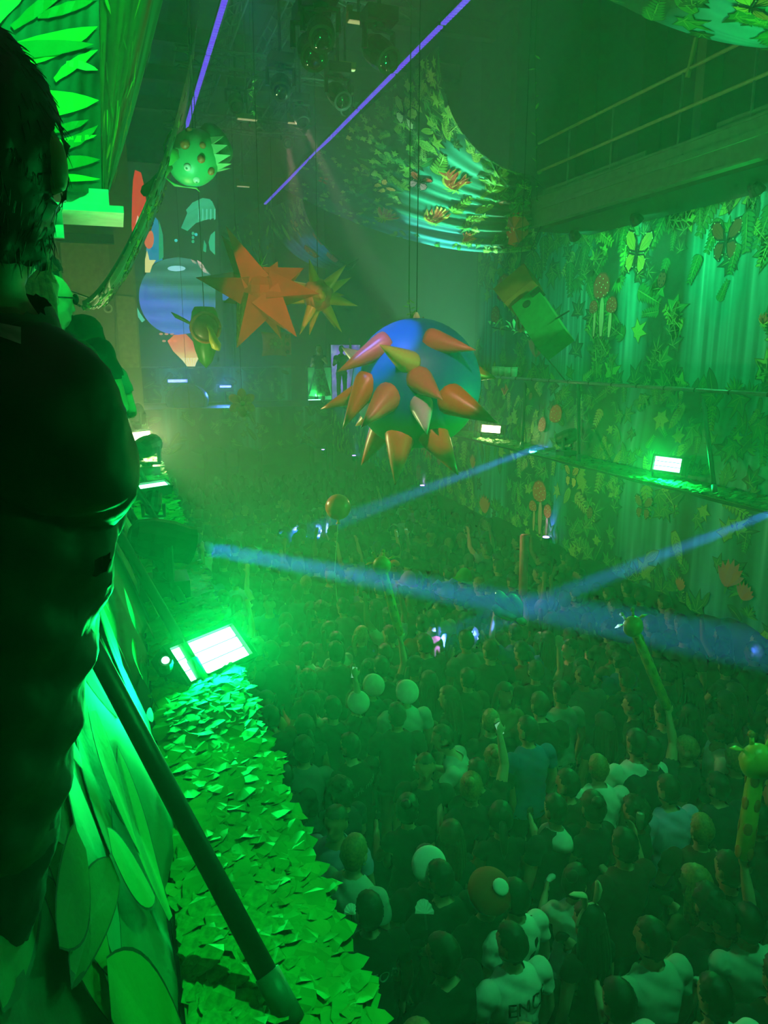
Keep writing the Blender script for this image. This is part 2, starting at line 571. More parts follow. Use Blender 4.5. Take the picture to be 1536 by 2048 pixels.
def coons(c0, c1, d0, d1):
    def S(u, v):
        a = c0(u) * (1 - v) + c1(u) * v
        b = d0(v) * (1 - u) + d1(v) * u
        cc = c0(0) * ((1 - u) * (1 - v)) + c0(1) * (u * (1 - v)) + c1(0) * ((1 - u) * v) + c1(1) * (u * v)
        return a + b - cc
    return S
def bez(*p):
    p = [Vector(k) for k in p]
    def f(t):
        q = p
        while len(q) > 1: q = [q[i] * (1 - t) + q[i + 1] * t for i in range(len(q) - 1)]
        return q[0].copy()
    return f
def through(a, m, b):
    """quadratic curve from a to b passing m half way"""
    a, m, b = Vector(a), Vector(m), Vector(b)
    return bez(a, m * 2 - (a + b) * .5, b)

def jungle_col(zones, vdark=0.0, seed=0, hue=None):
    """ground colours of the print: waterfalls in the zones (u0, u1), dark foliage elsewhere"""
    def f(u, v, xm, ym):
        n = vnoise(xm * 3.1, ym * 2.3, seed) * .6 + vnoise(xm * 9, ym * 7, seed + 1) * .4
        c = mixc(C['dark'], C['moss'], n * 1.3)
        for z0, z1 in zones:
            if z0 - .25 < xm < z1 + .25:
                t = min((xm - z0 + .12) / .24, (z1 - xm + .12) / .24, 1)
                if t > 0:
                    s = vnoise(xm * 13, ym * .7, seed + 3) * .7 + vnoise(xm * 31, ym * .9, seed + 4) * .5
                    w = mixc(mixc(C['deep'], C['teal'], .6), C['aqua'], (s - .3) * 1.3)
                    w = mixc(w, C['foam'], (s - .82) * 2.2)
                    c = mixc(c, w, t)
        return c
    return f
M_PRINT = print_mat('printed banner fabric', 0.6)

# ---------------------------------------------------------------- swags strung from the roof light lines to the side walls
LEDX_R, LEDX_L, LED_Z = 4.74, 1.68, 9.72
def swag_print(th, cl, name_set, n_ivy, ivy_v=(.0, .45), sz=(.14, .26), seed=1):
    rr = random.Random(seed)
    mb = MB()
    for k in range(n_ivy):
        u, v = rr.random(), rr.uniform(*ivy_v)
        m = rr.random()
        mo = m_ivy() if m < .72 else (m_fern() if m < .9 else m_big())
        cl.lay(mb, mo, u, v, rr.uniform(*sz), rr.uniform(-180, 180))
    mb.build('leaf_print', M_PRINT, th, colours=True)['kind'] = 'stuff'
def put(th, cl, name, motif, px, py, spx, rot=0, off=.016, mirror=False):
    u, v, d = cl.uv_of(px, py)
    mb = MB()
    cl.lay(mb, motif, u, v, spx * d / FPX, rot, off, mirror)
    return mb.build(name, M_PRINT, th, colours=True)

def make_swag(label, A, B, G0, G1, n_mid, f_mid, blue=0.0, res=(110, 60), folds=.05, seed=1, flip=False, group='printed swags under the roof'):
    base = coons(through(A, (Vector(A) + Vector(B)) * .5, B), through(G0, (Vector(G0) + Vector(G1)) * .5, G1), through(A, n_mid, G0), through(B, f_mid, G1))
    c0 = Cloth(base, flip, res[0], res[1])
    U, V = np.meshgrid(np.linspace(0, 1, res[0] + 1), np.linspace(0, 1, res[1] + 1))
    cl = Cloth(None, flip, P=c0.P + c0.N * (folds * np.sin(U * 34 + seed) * V * (1 - .3 * V) + folds * .5 * np.sin(U * 71 + 2) * V)[:, :, None])
    S = lambda u, v: Vector(cl.at([u], [v])[0])
    th = thing('printed_swag', label, 'swag', A, group)
    def colf(u, v):
        s = vnoise(u * 30, v * 1.2, seed) * .65 + vnoise(u * 75, v * 1.5, seed + 1) * .5
        w = mixc(mixc(C['deep'], C['teal'], .7), C['aqua'], (s - .25) * 1.3)
        w = mixc(w, C['foam'], (s - .8) * 2)
        w = mixc(w, mixc(C['blue'], C['sky'], s), blue if u < .75 else min(1, blue + .5))  # blue light on the cloth is painted into its colour
        d = mixc(C['dark'], C['moss'], vnoise(u * 24, v * 14, seed + 5) * 1.3)
        edge = .30 + .14 * vnoise(u * 9, 0, seed + 7)
        k = max(0, min(1, (v - edge) / .12)) * max(0, min(1, (.82 - v) / .15 + .25))
        k *= min(1, max(.0, (u - .02) / .1))
        return mixc(d, w, k)
    cl.sheet(colf).build('cloth', M_PRINT, th, smooth=True, colours=True)
    # stitched eyelets along the near edge and cords that hold the gathered end
    mb = MB()
    for k in range(26):
        p = S(0.0, .02 + .95 * k / 26)
        mb.ball(p, .009, 6, 4)
    mb.build('edge_bead', mat('pale bead', '#8f9070', .6), th)['kind'] = 'stuff'
    mb = MB()
    e = Vector((6.9 if G0[0] > 3 else -.9, (G0[1] + G1[1]) / 2, (G0[2] + G1[2]) / 2 + .3))
    for g in (G0, G1): mb.tube([g, e], .012, 5)
    mb.build('tie_cord', M_DARK, th)
    return th, cl
A = at_x(878, 92, LEDX_R); B = at_x(556, 372, LEDX_R)
G0, G1 = at_x(1062, 352, 6.5), at_x(1062, 500, 6.5)
sw, cl = make_swag('large printed jungle swag with butterflies and red flowers hanging above the hall', A, B, G0, G1, at_x(930, 268, 5.25), at_x(790, 474, 5.75), 0.0, seed=3)
swag_print(sw, cl, None, 320, (.0, .42), (.11, .26), 11)
rr = random.Random(5); mb = MB()
for k in range(46): cl.lay(mb, RNG.choice([m_ivy, m_fern, m_big, m_palm])(), rr.random(), rr.uniform(.72, .99), rr.uniform(.10, .24), rr.uniform(-180, 180))
for k in range(40): cl.lay(mb, RNG.choice([m_ivy, m_ivy, m_fern])(), rr.choice([rr.uniform(0, .12), rr.uniform(.9, 1)]), rr.uniform(.1, .95), rr.uniform(.10, .2), rr.uniform(-180, 180))
mb.build('leaf_print', M_PRINT, sw, colours=True)['kind'] = 'stuff'
put(sw, cl, 'butterfly_print', m_butterfly(C['pale'], C['cream']), 812, 232, 46, 120, .02)
put(sw, cl, 'butterfly_print', m_butterfly(C['red'], C['scarlet']), 648, 362, 26, 20, .02)
put(sw, cl, 'butterfly_print', m_butterfly(C['orange'], C['yellow']), 768, 372, 38, 60, .02)
put(sw, cl, 'butterfly_print', m_butterfly(C['red'], C['pink']), 838, 362, 40, 100, .02)
for x, y, s, r in ((905, 372, 52, 100), (772, 432, 55, 80), (868, 440, 48, 85), (930, 480, 30, 70)):
    put(sw, cl, 'flower_print', m_flame(), x, y, s, r, .018)
for x, y, s, r in ((885, 325, 42, 100), (925, 412, 38, 60), (1000, 350, 40, 80), (960, 438, 30, 20), (780, 478, 30, 60)):
    put(sw, cl, 'fern_print', m_fern(C['lime']), x, y, s, r, .018)
put(sw, cl, 'ladybird_print', m_ladybird(), 1011, 404, 17, 40, .02)
put(sw, cl, 'strawberry_print', m_strawberry(), 1024, 458, 34, 10, .02)
for x, y, s in ((740, 255, 26), (862, 150, 22), (875, 200, 22), (700, 275, 20), (820, 295, 20), (790, 305, 18), (960, 436, 22), (640, 325, 18), (845, 125, 18), (820, 170, 24), (690, 385, 16), (655, 395, 15)):
    put(sw, cl, 'ivy_leaf_print', m_ivy(RNG.choice([C['lime'], C['pale']])), x, y, s, RNG.uniform(-90, 90), .018)

# second and third swag further down the hall, the third only dimly lit
A = at_x(604, 388, 5.0); B = at_x(528, 422, LEDX_R)
sw, cl = make_swag('blue-lit printed swag behind the large jungle swag', A, B, at_x(704, 536, 6.5), at_x(680, 540, 6.5), at_x(636, 470, 5.6), at_x(585, 508, 5.6), .85, (50, 40), .06, 8)
swag_print(sw, cl, None, 60, (0, .3), (.15, .32), 4)
put(sw, cl, 'strawberry_print', m_strawberry(), 622, 503, 22, 60, .03)
put(sw, cl, 'butterfly_print', m_butterfly(C['gold'], C['gold']), 592, 455, 20, 60, .03)
put(sw, cl, 'flower_print', m_bloom(C['rose']), 638, 478, 22, 130, .03)
put(sw, cl, 'flower_print', m_bloom(C['rose']), 662, 520, 22, 130, .03)
A = at_x(540, 392, LEDX_R); B = at_x(448, 470, LEDX_R)
sw, cl = make_swag('dim far printed swag hanging behind the red star', A, B, at_x(556, 575, 6.4), at_x(520, 565, 6.4), at_x(548, 490, 5.5), at_x(470, 520, 5.4), .1, (40, 30), .06, 9)
swag_print(sw, cl, None, 40, (0, .5), (.2, .4), 6)

# swag on this side of the hall, seen nearly edge-on
A = at_x(402, -20, LEDX_L); B = Vector((LEDX_L, 17.5, LED_Z))
sw, cl = make_swag('narrow printed swag drooping to the beige wall, seen edge-on', A, B, at_y(160, 612, 8.2), at_y(206, 606, 9.4), at_y(322, 330, 7.6), at_y(308, 430, 11.5), .0, (60, 90), .05, 12, flip=True)
swag_print(sw, cl, None, 170, (.0, .98), (.10, .24), 14)
for x, y, s in ((215, 578, 18), (180, 606, 14), (300, 455, 16), (318, 380, 14)):
    put(sw, cl, 'flower_print', m_bloom(C['scarlet']), x, y, s, RNG.uniform(0, 180), .02)

# near swag at the top, reaching over the catwalk
A = Vector((LEDX_R, 4.2, LED_Z)); B = Vector((LEDX_R, 8.6, LED_Z))
sw, cl = make_swag('bright green printed swag overhead beside the catwalk railing', A, B, Vector((6.9, 4.6, 7.9)), at_x(1640, 100, 6.9), Vector((5.7, 4.0, 8.2)), at_x(1340, 58, 5.75), .0, (60, 40), .03, 15)
swag_print(sw, cl, None, 130, (.0, .98), (.14, .28), 16)
put(sw, cl, 'butterfly_print', m_butterfly(C['orange'], C['yellow']), 1500, 12, 40, 30, .02)

# palm-leaf drape over this side's upper gallery, wrapped round its corner
th = thing('palm_leaf_drape', 'bright green palm-leaf printed drape folded over the upper gallery corner', 'drape', at_y(205, 380, 4.6))
f00, f01, f10, f11 = at_y(-60, -120, 4.4), at_y(-60, 360, 4.4), at_y(196, -120, 4.6), at_y(203, 388, 4.6)
s10, s11 = at_y(352, -120, 6.6), at_y(216, 384, 5.6)
def waved(b, k):
    c0 = Cloth(b, True, 60, 60)
    U, V = np.meshgrid(np.linspace(0, 1, 61), np.linspace(0, 1, 61))
    return Cloth(None, True, P=c0.P + c0.N * (.004 * np.sin(U * 26 + k) * (.3 + V) + .003 * np.sin(U * 57 + V * 9))[:, :, None])
clf = waved(coons(bez(f00, f10), bez(f01, f11), bez(f00, f01), bez(f10, f11)), 0)
cls = waved(coons(bez(f10, s10), bez(f11, s11), bez(f10, f11), through(s10, at_y(290, 140, 6.3), s11)), 2)
def pc(u, v):
    return mixc(mixc(C['black'], C['moss'], vnoise(u * 7, v * 6, 2)), C['teal'], (vnoise(u * 3, v * 5, 7) - .5) * 1.0)
def ps(u, v):
    s = vnoise(u * 26, v * 2.2, 4)
    c = mixc(mixc(C['dark'], C['leaf'], s * 1.1), C['teal'], max(0, (u - .55) * 1.6) * s * 1.5)
    d = abs(u - (.66 - .3 * (v - .45))) 
    return mixc(c, C['red'], max(0, 1 - d * 9) * (vnoise(u * 30, v * 4, 9) * 1.2) * (1 if v > .2 else 0))
clf.sheet(pc).build('front_cloth', M_PRINT, th, smooth=True, colours=True)
cls.sheet(ps).build('side_cloth', M_PRINT, th, smooth=True, colours=True)
rr = random.Random(21)
def blades(cl, lst, name, th):
    for (u0, v0, u1, v1, w, c) in lst:
        mb = MB()
        lu, lv = np.linalg.norm(cl.su[30, 30]), np.linalg.norm(cl.sv[30, 30])
        p = blade(u0 * lu, v0 * lv, u1 * lu, v1 * lv, w, 8, rr.uniform(-.06, .06))
        vs = cl.at([x / lu for x, y in p], [y / lv for x, y in p], .012)
        mb.add(vs, [(k, k + 1, 15 - k, 16 - k) for k in range(7)] + [(7, 8, 9)], c)
        mb.build(name, M_PRINT, th, colours=True)
blades(clf, [(-.0, .42, .62, .05, .055, C['pale']), (.05, .50, .98, .33, .06, C['lime']), (.12, .66, .99, .62, .065, C['lime']), (.05, .46, .95, .40, .04, C['leaf']),
             (.62, .55, .98, .42, .025, C['lime']), (.55, .76, .9, .70, .02, C['leaf']), (.6, .84, .98, .72, .025, C['leaf']), (.3, .35, .85, .12, .03, C['leaf']),
             (.5, .30, .99, .22, .025, C['leaf']), (.72, .48, .98, .5, .02, C['pale']), (.55, .93, .99, .86, .03, C['leaf']), (.4, .97, .99, .94, .02, C['lime']),
             (.65, .8, .97, .76, .015, C['lime']), (.1, .2, .6, .0, .03, C['leaf'])], 'palm_leaf_print', th)
bl = []
for k in range(44):
    v = rr.random(); u = rr.random() * .95
    bl.append((u, v, min(.99, u + rr.uniform(-.12, .12)), min(1, v + rr.uniform(.06, .2)), rr.uniform(.008, .026), rr.choice([C['leaf'], C['lime'], C['leaf'], C['deep'], C['deep'], C['gold']])))
blades(cls, bl, 'palm_leaf_print', th)
mb = MB(); a, b = at_y(118, 412, 4.6), at_y(218, 416, 4.6)
mb.box((a + b) / 2 + Vector((-.1, .2, -.01)), ((b - a).length + .35, .5, .035))
mb.box((a + b) / 2 + Vector((.02, .0, .05)), (.22, .03, .09))
mb.box((a + b) / 2 + Vector((-.14, .02, -.09)), (.05, .03, .15))
mb.build('white_frame', mat('white painted timber', '#d9dfd4', .6), th)
# ================================================================ wall prints across the hall
def plane_cloth(O, U, V):
    O, U, V = Vector(O), Vector(U), Vector(V)
    return lambda u, v: O + U * u + V * v
def jungle_banner(name, label, S, flip, Lu, Lv, zones, seed, res, n_leaf, sz, top=.45, nbot=0, u_rng=(0, 1), colmap=None):
    cl = Cloth(S, flip, *res)
    th = thing(name, label, 'banner', S(.5, 0))
    jc = jungle_col(zones, seed=seed)
    cl.sheet(lambda u, v: jc(u, v, u * Lu, v * Lv)).build('cloth', M_PRINT, th, smooth=True, colours=True)
    rr = random.Random(seed * 7 + 1)
    mb = MB()
    def inzone(x): return any(a - .05 < x < b + .05 for a, b in zones)
    k = 0
    while k < n_leaf:
        u = rr.uniform(*u_rng)
        v = rr.random()
        if inzone(u * Lu) and v < 1 - top and rr.random() < .93: continue
        k += 1
        m = rr.random()
        mo = m_ivy() if m < .5 else m_fern() if m < .78 else m_big() if m < .92 else m_palm()
        cl.lay(mb, mo, u, v, rr.uniform(*sz), rr.uniform(120, 240) if m > .5 and v > .5 else rr.uniform(-60, 60) if v < .4 else rr.uniform(-180, 180))
    for k in range(nbot):
        u = rr.uniform(*u_rng)
        cl.lay(mb, RNG.choice([m_ivy, m_palm, m_big, m_ivy])(), u, rr.uniform(.02, .16), rr.uniform(*sz), rr.uniform(-40, 40))
    mb.build('leaf_print', M_PRINT, th, colours=True)['kind'] = 'stuff'
    return th, cl
# mural behind the far balcony: u runs along the hall (y), v upwards
y0, y1, z0, z1 = 4.0, 17.4, 4.0, 8.15
S = plane_cloth((MURAL_X, y0, z0), (0, y1 - y0, 0), (0, 0, z1 - z0))
def yy(px): return at_x(px, 600, MURAL_X).y - y0
zs = [(yy(1180), yy(1060)), (yy(1290), yy(1240)), (yy(1540), yy(1405)), (yy(1010), yy(962)), (yy(1420), yy(1375))]
th, cl = jungle_banner('jungle_mural', 'printed jungle mural with waterfalls and mushrooms on the wall behind the balcony', S, True, y1 - y0, z1 - z0, zs, 3, (420, 60), 560, (.16, .34), .42, 110, (.05, 1))
th['category'] = 'mural'
for x, y, s, c1_, c2_ in ((1274, 508, 46, C['gold'], C['gold']), (1452, 482, 44, C['rust'], C['rust'])): put(th, cl, 'butterfly_print', m_butterfly(c1_, c2_), x, y, s, RNG.uniform(-12, 12), .02)
put(th, cl, 'mushroom_print', m_mushroom(), 1206, 615, 48, 0, .02)
put(th, cl, 'ladybird_print', m_ladybird(), 1327, 562, 18, 10, .02)
put(th, cl, 'strawberry_print', m_strawberry(), 1010, 585, 32, 0, .02)
put(th, cl, 'strawberry_print', m_strawberry(), 992, 632, 20, 0, .02)
put(th, cl, 'flower_print', m_flame(), 1530, 640, 20, 0, .02)
put(th, cl, 'flower_print', m_bloom(C['scarlet']), 1075, 690, 40, 0, .02)
for x, y, s, r in ((1140, 560, 34, 180), (1090, 510, 34, 170), (1170, 520, 28, 190), (1060, 540, 30, 180), (1250, 470, 34, 185), (1500, 470, 40, 170), (1470, 520, 30, 190), (1400, 430, 30, 180), (1390, 540, 30, 200)):
    put(th, cl, 'fern_print', m_fern(C['leaf']), x, y, s, r, .018)

# slanted banner between the rail and the ledge across the hall
S = lambda u, v: Vector((6.46 + .14 * v + .02 * math.sin(u * 120), YN + 4 + u * (YF - YN - 4), LEDGE_Z + .02 + (RAIL_Z - LEDGE_Z - .04) * v))
Lu, Lv = YF - YN - 4, RAIL_Z - LEDGE_Z
def ys(px, py): return at_x(px, py, 6.5).y - YN - 4
zs = [(ys(1125, 840), ys(1090, 840)), (ys(1560, 900), ys(1400, 900)), (ys(1290, 850), ys(1230, 850)), (ys(960, 800), ys(900, 800))]
th, cl = jungle_banner('rail_banner', 'printed jungle banner hanging from the rail above the leafy ledge', S, True, Lu, Lv, zs, 5, (420, 16), 480, (.09, .2), .6, 120)
put(th, cl, 'strawberry_print', m_strawberry(), 1112, 830, 22, 0, .02)
put(th, cl, 'strawberry_print', m_strawberry(), 1086, 856, 18, 0, .02)
put(th, cl, 'ladybird_print', m_ladybird(), 1062, 790, 9, 0, .02)
for x, y, s in ((1480, 800, 40), (1520, 850, 40), (1470, 900, 34), (1390, 860, 32), (1290, 800, 22), (1240, 830, 22), (1180, 800, 20)): put(th, cl, 'ivy_leaf_print', m_ivy(C['leaf']), x, y, s, RNG.uniform(140, 220), .018)
put(th, cl, 'flower_print', m_flame(), 1010, 790, 18, 0, .02)

# banner below the ledge across the hall, its hem cut along leaves
def hem(y): return 2.24 + .10 * vnoise(y * 2.1, 0, 3) + .04 * vnoise(y * 9, 0, 4)
S = lambda u, v: Vector((RX1 - .03 + .025 * math.sin(u * 95), YN + 4 + u * (YF - YN - 4), hem(YN + 4 + u * (YF - YN - 4)) * (1 - v) + (LEDGE_Z - .03) * v))
Lv = 1.3
def yl(px, py): return at_x(px, py, RX1).y - YN - 4
zs = [(yl(1135, 1000), yl(1105, 1000)), (yl(1470, 1100), yl(1390, 1100)), (yl(1350, 1080), yl(1240, 1080)), (yl(1010, 980), yl(955, 980)), (yl(770, 900), yl(735, 900)), (yl(805, 930), yl(790, 930)), (yl(1536, 1150), yl(1500, 1150))]
th, cl = jungle_banner('ledge_banner', 'printed jungle banner with waterfalls covering the ledge front above the crowd', S, True, Lu, Lv, zs, 7, (520, 26), 480, (.09, .22), .25, 170)
put(th, cl, 'mushroom_print', m_mushroom(), 1083, 1020, 42, 0, .02)
put(th, cl, 'butterfly_print', m_butterfly(C['gold'], C['yellow']), 1143, 955, 26, 0, .02)
put(th, cl, 'butterfly_print', m_butterfly(C['rust'], C['rust']), 1290, 1020, 26, 0, .02)
put(th, cl, 'ladybird_print', m_ladybird(), 1184, 1022, 13, 0, .02)
put(th, cl, 'flower_print', m_flame(), 858, 890, 34, 190, .02)
for x, y, s, c in ((972, 1012, 26, C['scarlet']), (838, 945, 24, C['rose']), (948, 925, 20, C['orange']), (1460, 1150, 40, C['rose']), (1362, 1172, 20, C['scarlet']), (745, 905, 16, C['rose']), (880, 925, 14, C['rose']), (1490, 1190, 26, C['rose'])):
    put(th, cl, 'flower_print', m_bloom(c), x, y, s, RNG.uniform(-30, 30), .02)
for x, y, s, r in ((820, 920, 24, 0), (930, 910, 26, 180), (900, 960, 26, 0), (1040, 930, 26, 180), (1110, 930, 24, 180), (780, 890, 22, 180), (1200, 960, 30, 190)):
    put(th, cl, 'fern_print', m_fern(C['lime']), x, y, s, r, .018)
for x, y, s, r in ((885, 985, 24, 10), (835, 925, 24, -10), (1000, 1040, 26, 20)): put(th, cl, 'leaf_print', m_big(C['leaf']), x, y, s, r, .018)

# banner on this side, from the rail just below the viewer down to the ledge
RAILX_L = -0.30
def Sl(u, v):
    y = YN + u * 14.0
    x = .02 + (RAILX_L - .02) * v + .02 * math.sin(y * 9 + v * 2) * (1 - v * .7) + .03 * math.sin(y * 3.1 + 1) * (1 - v)
    return Vector((x, y, LEDGE_Z + .015 + (RAIL_Z - .05 - LEDGE_Z) * v + .03 * math.sin(y * 2.3) * (1 - v) * .2))
cl = Cloth(Sl, False, 420, 24)
th = thing('rail_banner', 'near printed leaf banner draped from the rail below the viewer', 'banner', (0, 1.5, LEDGE_Z))
def lcol(u, v):
    y = u * 14
    s = vnoise(y * 3.2, v * 1.1, 31)
    c = mixc(C['dark'], C['deep'], vnoise(y * 5, v * 3, 32) * 1.3)
    c = mixc(c, mixc(C['teal'], C['leaf'], .5), (s - .45) * 2.6)
    return mixc(c, C['aqua'], (vnoise(y * 11, v * .8, 33) - .74) * 3)
cl.sheet(lcol).build('cloth', M_PRINT, th, smooth=True, colours=True)
rr = random.Random(33); mb = MB()
def lobe(w, b): return [(blade(0, -1, 0, 1, w * 1.08, 10, b), C['dark'], 0), (blade(0, -1, 0, .97, w, 10, b), mixc(rr.choice([C['leaf'], C['moss'], C['deep'], C['leaf'], C['teal']]), C['leaf'], .35), .2)]
for k in range(80):
    y = rr.uniform(3.2, 6.0) if k < 50 else rr.uniform(5.5, 10)
    cl.lay(mb, lobe(rr.uniform(.25, .55), rr.uniform(-.12, .12)), y / 14, rr.random(), rr.uniform(.07, .24), rr.choice([rr.uniform(-40, 40), rr.uniform(140, 220), rr.uniform(60, 120)]), .006 + k * .0008)
mb.build('leaf_print', M_PRINT, th, colours=True)['kind'] = 'stuff'

# ================================================================ ledges with torn-leaf netting
M_LEAF = mat('green net leaf fabric', '#3f9a45', 0.75, var=0.35, scale=5)
M_LEAF2 = mat('yellow-green net leaf fabric', '#6f9a44', 0.75, var=0.35, scale=5)
def ledge(label, x0, x1, yn, yf):
    th = thing('ledge', label, 'ledge', ((x0 + x1) / 2, 8, LEDGE_Z - .12))
    MB().box(((x0 + x1) / 2, (yn + yf) / 2, LEDGE_Z - .1), (abs(x1 - x0), yf - yn, .18)).build('deck', mat('black plywood', '#10130f', .8), th)
    MB().box(((x0 + x1) / 2, (yn + yf) / 2, LEDGE_Z - .006), (abs(x1 - x0) - .02, yf - yn, .012)).build('net_sheet', M_LEAF, th)
    e = x1 + (.02 if x1 < 3 else .02)
    MB().box((e, (yn + yf) / 2, LEDGE_Z - .1), (.03, yf - yn, .17)).build('edge_board', M_DARK, th)
    return th
led_l = ledge('leaf-covered ledge below the viewer, beside the crowd', LX0, LX1, YN, YF)
led_r = ledge('leaf-covered ledge across the hall carrying the stage lights', RX0, RX1, YN, YF)
def leaf_mesh(seed):
    r = random.Random(seed)
    L, w = 1.0, r.uniform(.22, .34)
    n = 4
    vs = []
    for k in range(n + 1):
        t = k / n
        ww = w * (0.55 + .6 * math.sin(PI * t)) * (1 if k < n else .06)
        z = .12 * math.sin(t * PI * .9) + r.uniform(-.02, .02)
        s = r.uniform(-.05, .05)
        vs += [(-ww + s, L * t, z + r.uniform(-.04, .06)), (ww + s, L * t, z + r.uniform(-.04, .06))]
    return vs, [(2 * k, 2 * k + 1, 2 * k + 3, 2 * k + 2) for k in range(n)]
LEAVES = [leaf_mesh(k) for k in range(8)]
LEAF_ME = []
for vs, fs in LEAVES:
    me = bpy.data.meshes.new('net_leaf')
    me.from_pydata(vs, [], fs)
    me.materials.append(M_LEAF); LEAF_ME.append(me)
def leaf_cover(th, x0, x1, yn, yf, n, rr, single=0, big=.085, edge=None):
    pts = []
    for k in range(n):
        t = rr.random() ** 1.35
        y = yn + (yf - yn) * t
        x = rr.uniform(min(x0, x1), max(x0, x1) + 0) if rr.random() < .85 else x1 + rr.uniform(-.03, .03)
        pts.append((x, y))
    pts.sort(key=lambda q: (q[0] - 0) ** 2 + (q[1] - 1.6) ** 2)
    mb = MB(); mb2 = MB()
    org = ORG[th.name]
    for k, (x, y) in enumerate(pts):
        s = rr.uniform(.7, 1.35) * big
        rot = Euler((rr.uniform(-.16, .30), rr.uniform(-.25, .25), rr.gauss(-1.2, .75)), 'XYZ')
        z = LEDGE_Z + rr.uniform(.0, .022)
        i = rr.randrange(8)
        vis = .6 < y
        if single and k < 1200 and vis and single > 0 and y < 3.4:
            o = bpy.data.objects.new('leaf', LEAF_ME[i])
            COL.objects.link(o); o.parent = th
            o.location = Vector((x, y, z)) - org; o.rotation_euler = rot; o.scale = (s, s, s)
            single -= 1
            continue
        R = rot.to_matrix()
        (mb if rr.random() < .7 else mb2).add([Vector((x, y, z)) + R @ (Vector(q) * s) for q in LEAVES[i][0]], LEAVES[i][1])
    mb.build('leaf_netting', M_LEAF, th)['kind'] = 'stuff'
    mb2.build('leaf_netting', M_LEAF2, th)['kind'] = 'stuff'
rr = random.Random(77)
leaf_cover(led_l, LX0 + .01, LX1 - .03, .3, 21, 15000, rr, 300, .075)
leaf_cover(led_r, RX0 - .02, RX1, 2, 21, 7000, rr, 0, .075)

# ================================================================ rails, struts and lamps on the ledges
def rail_run(label, x, yn, yf, strut_x, ys_, leg=True):
    th = thing('guard_rail', label, 'railing', (x, 8, LEDGE_Z))
    MB().tube([(x, yn, RAIL_Z), (x, yf, RAIL_Z)], .028, 10).build('top_tube', M_STEEL, th)
    for k in range(int((yf - yn) / .55)):
        y = yn + .3 + k * .55
        MB().tube([(x, y, RAIL_Z), (x, y + .02, RAIL_Z)], .036, 8).build('cable_tie', M_DARK, th)
    for y in ys_:
        MB().tube([(x, y + .95, RAIL_Z - .02), (strut_x, y, LEDGE_Z + .02)], .026, 16).build('strut', M_DARK, th, smooth=True)
        b_, d_ = Vector((strut_x, y, LEDGE_Z + .02)), Vector((x - strut_x, .95, RAIL_Z - LEDGE_Z)).normalized()
        MB().tube([b_ - d_ * .01, b_ + d_ * .11], .031, 16).build('foot_sleeve', mat('worn blue green steel', '#2c5a50', .5), th, smooth=True)
    return th
rail_run('steel guard rail with slanted struts over the ledge across the hall', 6.62, 1.0, 21.4, 6.05, [1.2, 2.8, 4.4, 6.3, 8.9, 10.5, 12.2, 13.8, 15.4, 17.0, 18.6])
STR_X = .27
rail_run('dark guard rail with slanted struts beside the viewer', RAILX_L, -2.5, 19.0, STR_X, [1.42, 3.35, 4.5, 6.3, 8.1, 9.9, 11.7, 13.5])

def blinder(label, pos, aim, w, h, col, power, glow, tilt=None, group='strobe lamps standing on the ledges', lamp=True, dim=1.0):
    """wide strobe lamp on a yoke: housing, bright face, yoke"""
    pos = Vector(pos); d = Vector(aim).normalized()
    th = thing('strobe_lamp', label, 'lamp', (pos.x, pos.y, pos.z - .2), group)
    side = d.cross(Vector((0, 0, 1))).normalized(); up = side.cross(d).normalized()
    R = Matrix((side, up, d)).transposed()
    MB().box(pos - d * .065, (w + .05, h + .05, .11), R).build('housing', M_DARK, th)
    rim = MB()
    for s in (-1, 1):
        rim.box(pos + up * (s * (h / 2 + .012)) , (w + .05, .024, .05), R)
        rim.box(pos + side * (s * (w / 2 + .012)), (.024, h + .05, .05), R)
    rim.build('rim', M_DARK, th)
    fm = mat('lamp face ' + glow + str(dim), '#ffffff', .4, emit=glow, strength=dim)
    face = MB()
    for i in range(3):
        face.box(pos + up * ((i - 1) * h / 3) - d * .005, (w - .01, h / 3 - .008, .012), R)
    face.build('bright_face', fm, th)
    yk = MB()
    b = Vector((pos.x, pos.y, LEDGE_Z + .02))
    for s in (-1, 1):
        e = pos + side * (s * (w / 2 + .045)) - d * .05
        yk.tube([e, Vector((e.x, e.y, b.z)), b], .012, 6)
    yk.build('yoke', M_DARK, th)
    if lamp: area_lamp(th, 'strobe_light', pos + d * .03, d, w, h, power, col)
    return th
PG, PW = 122.0, 16.0
g1 = at_d(421, 1307, 3.62)
blinder('bright green strobe lamp on the near ledge beside the crowd', g1, (.40, -.55, .72), .40, .19, GREEN, PG * 1.3, '#7dffb9', dim=14)
blinder('bright green strobe lamp on the ledge across the hall', (6.17, 7.22, 3.78), (-.93, -.32, .18), .36, .17, GREEN, PG, '#7dffb9', dim=14)
blinder('warm white strobe lamp glowing below the spiked balloon', (6.17, 11.8, 3.77), (-.85, -.5, .16), .40, .13, WARM, PW, '#fff0b0', dim=14)
blinder('warm white strobe lamp far along the near ledge', at_z(282, 880, 3.86), (.55, -.8, .22), .36, .24, WARM, PW * 6, '#fff0b0', dim=14)
blinder('flat green light bar on the near ledge behind the dark moving head', at_z(300, 973, 3.72), (.2, -.35, .9), .42, .10, GREEN, PG * .2, '#7dffb9', dim=12)
blinder('green strobe lamp on the ledge across, nearest the viewer', (6.17, 2.65, 3.78), (-.45, .45, .75), .40, .17, GREEN, PG, '#7dffb9', dim=14)
blinder('warm white strobe lamp turned to the beige wall', (.22, 16.2, 3.8), (-.25, .85, .45), .36, .20, WARM, PW * 3, '#fff0b0', dim=14)
b0 = Vector((.2, 6.75, LEDGE_Z + .02))
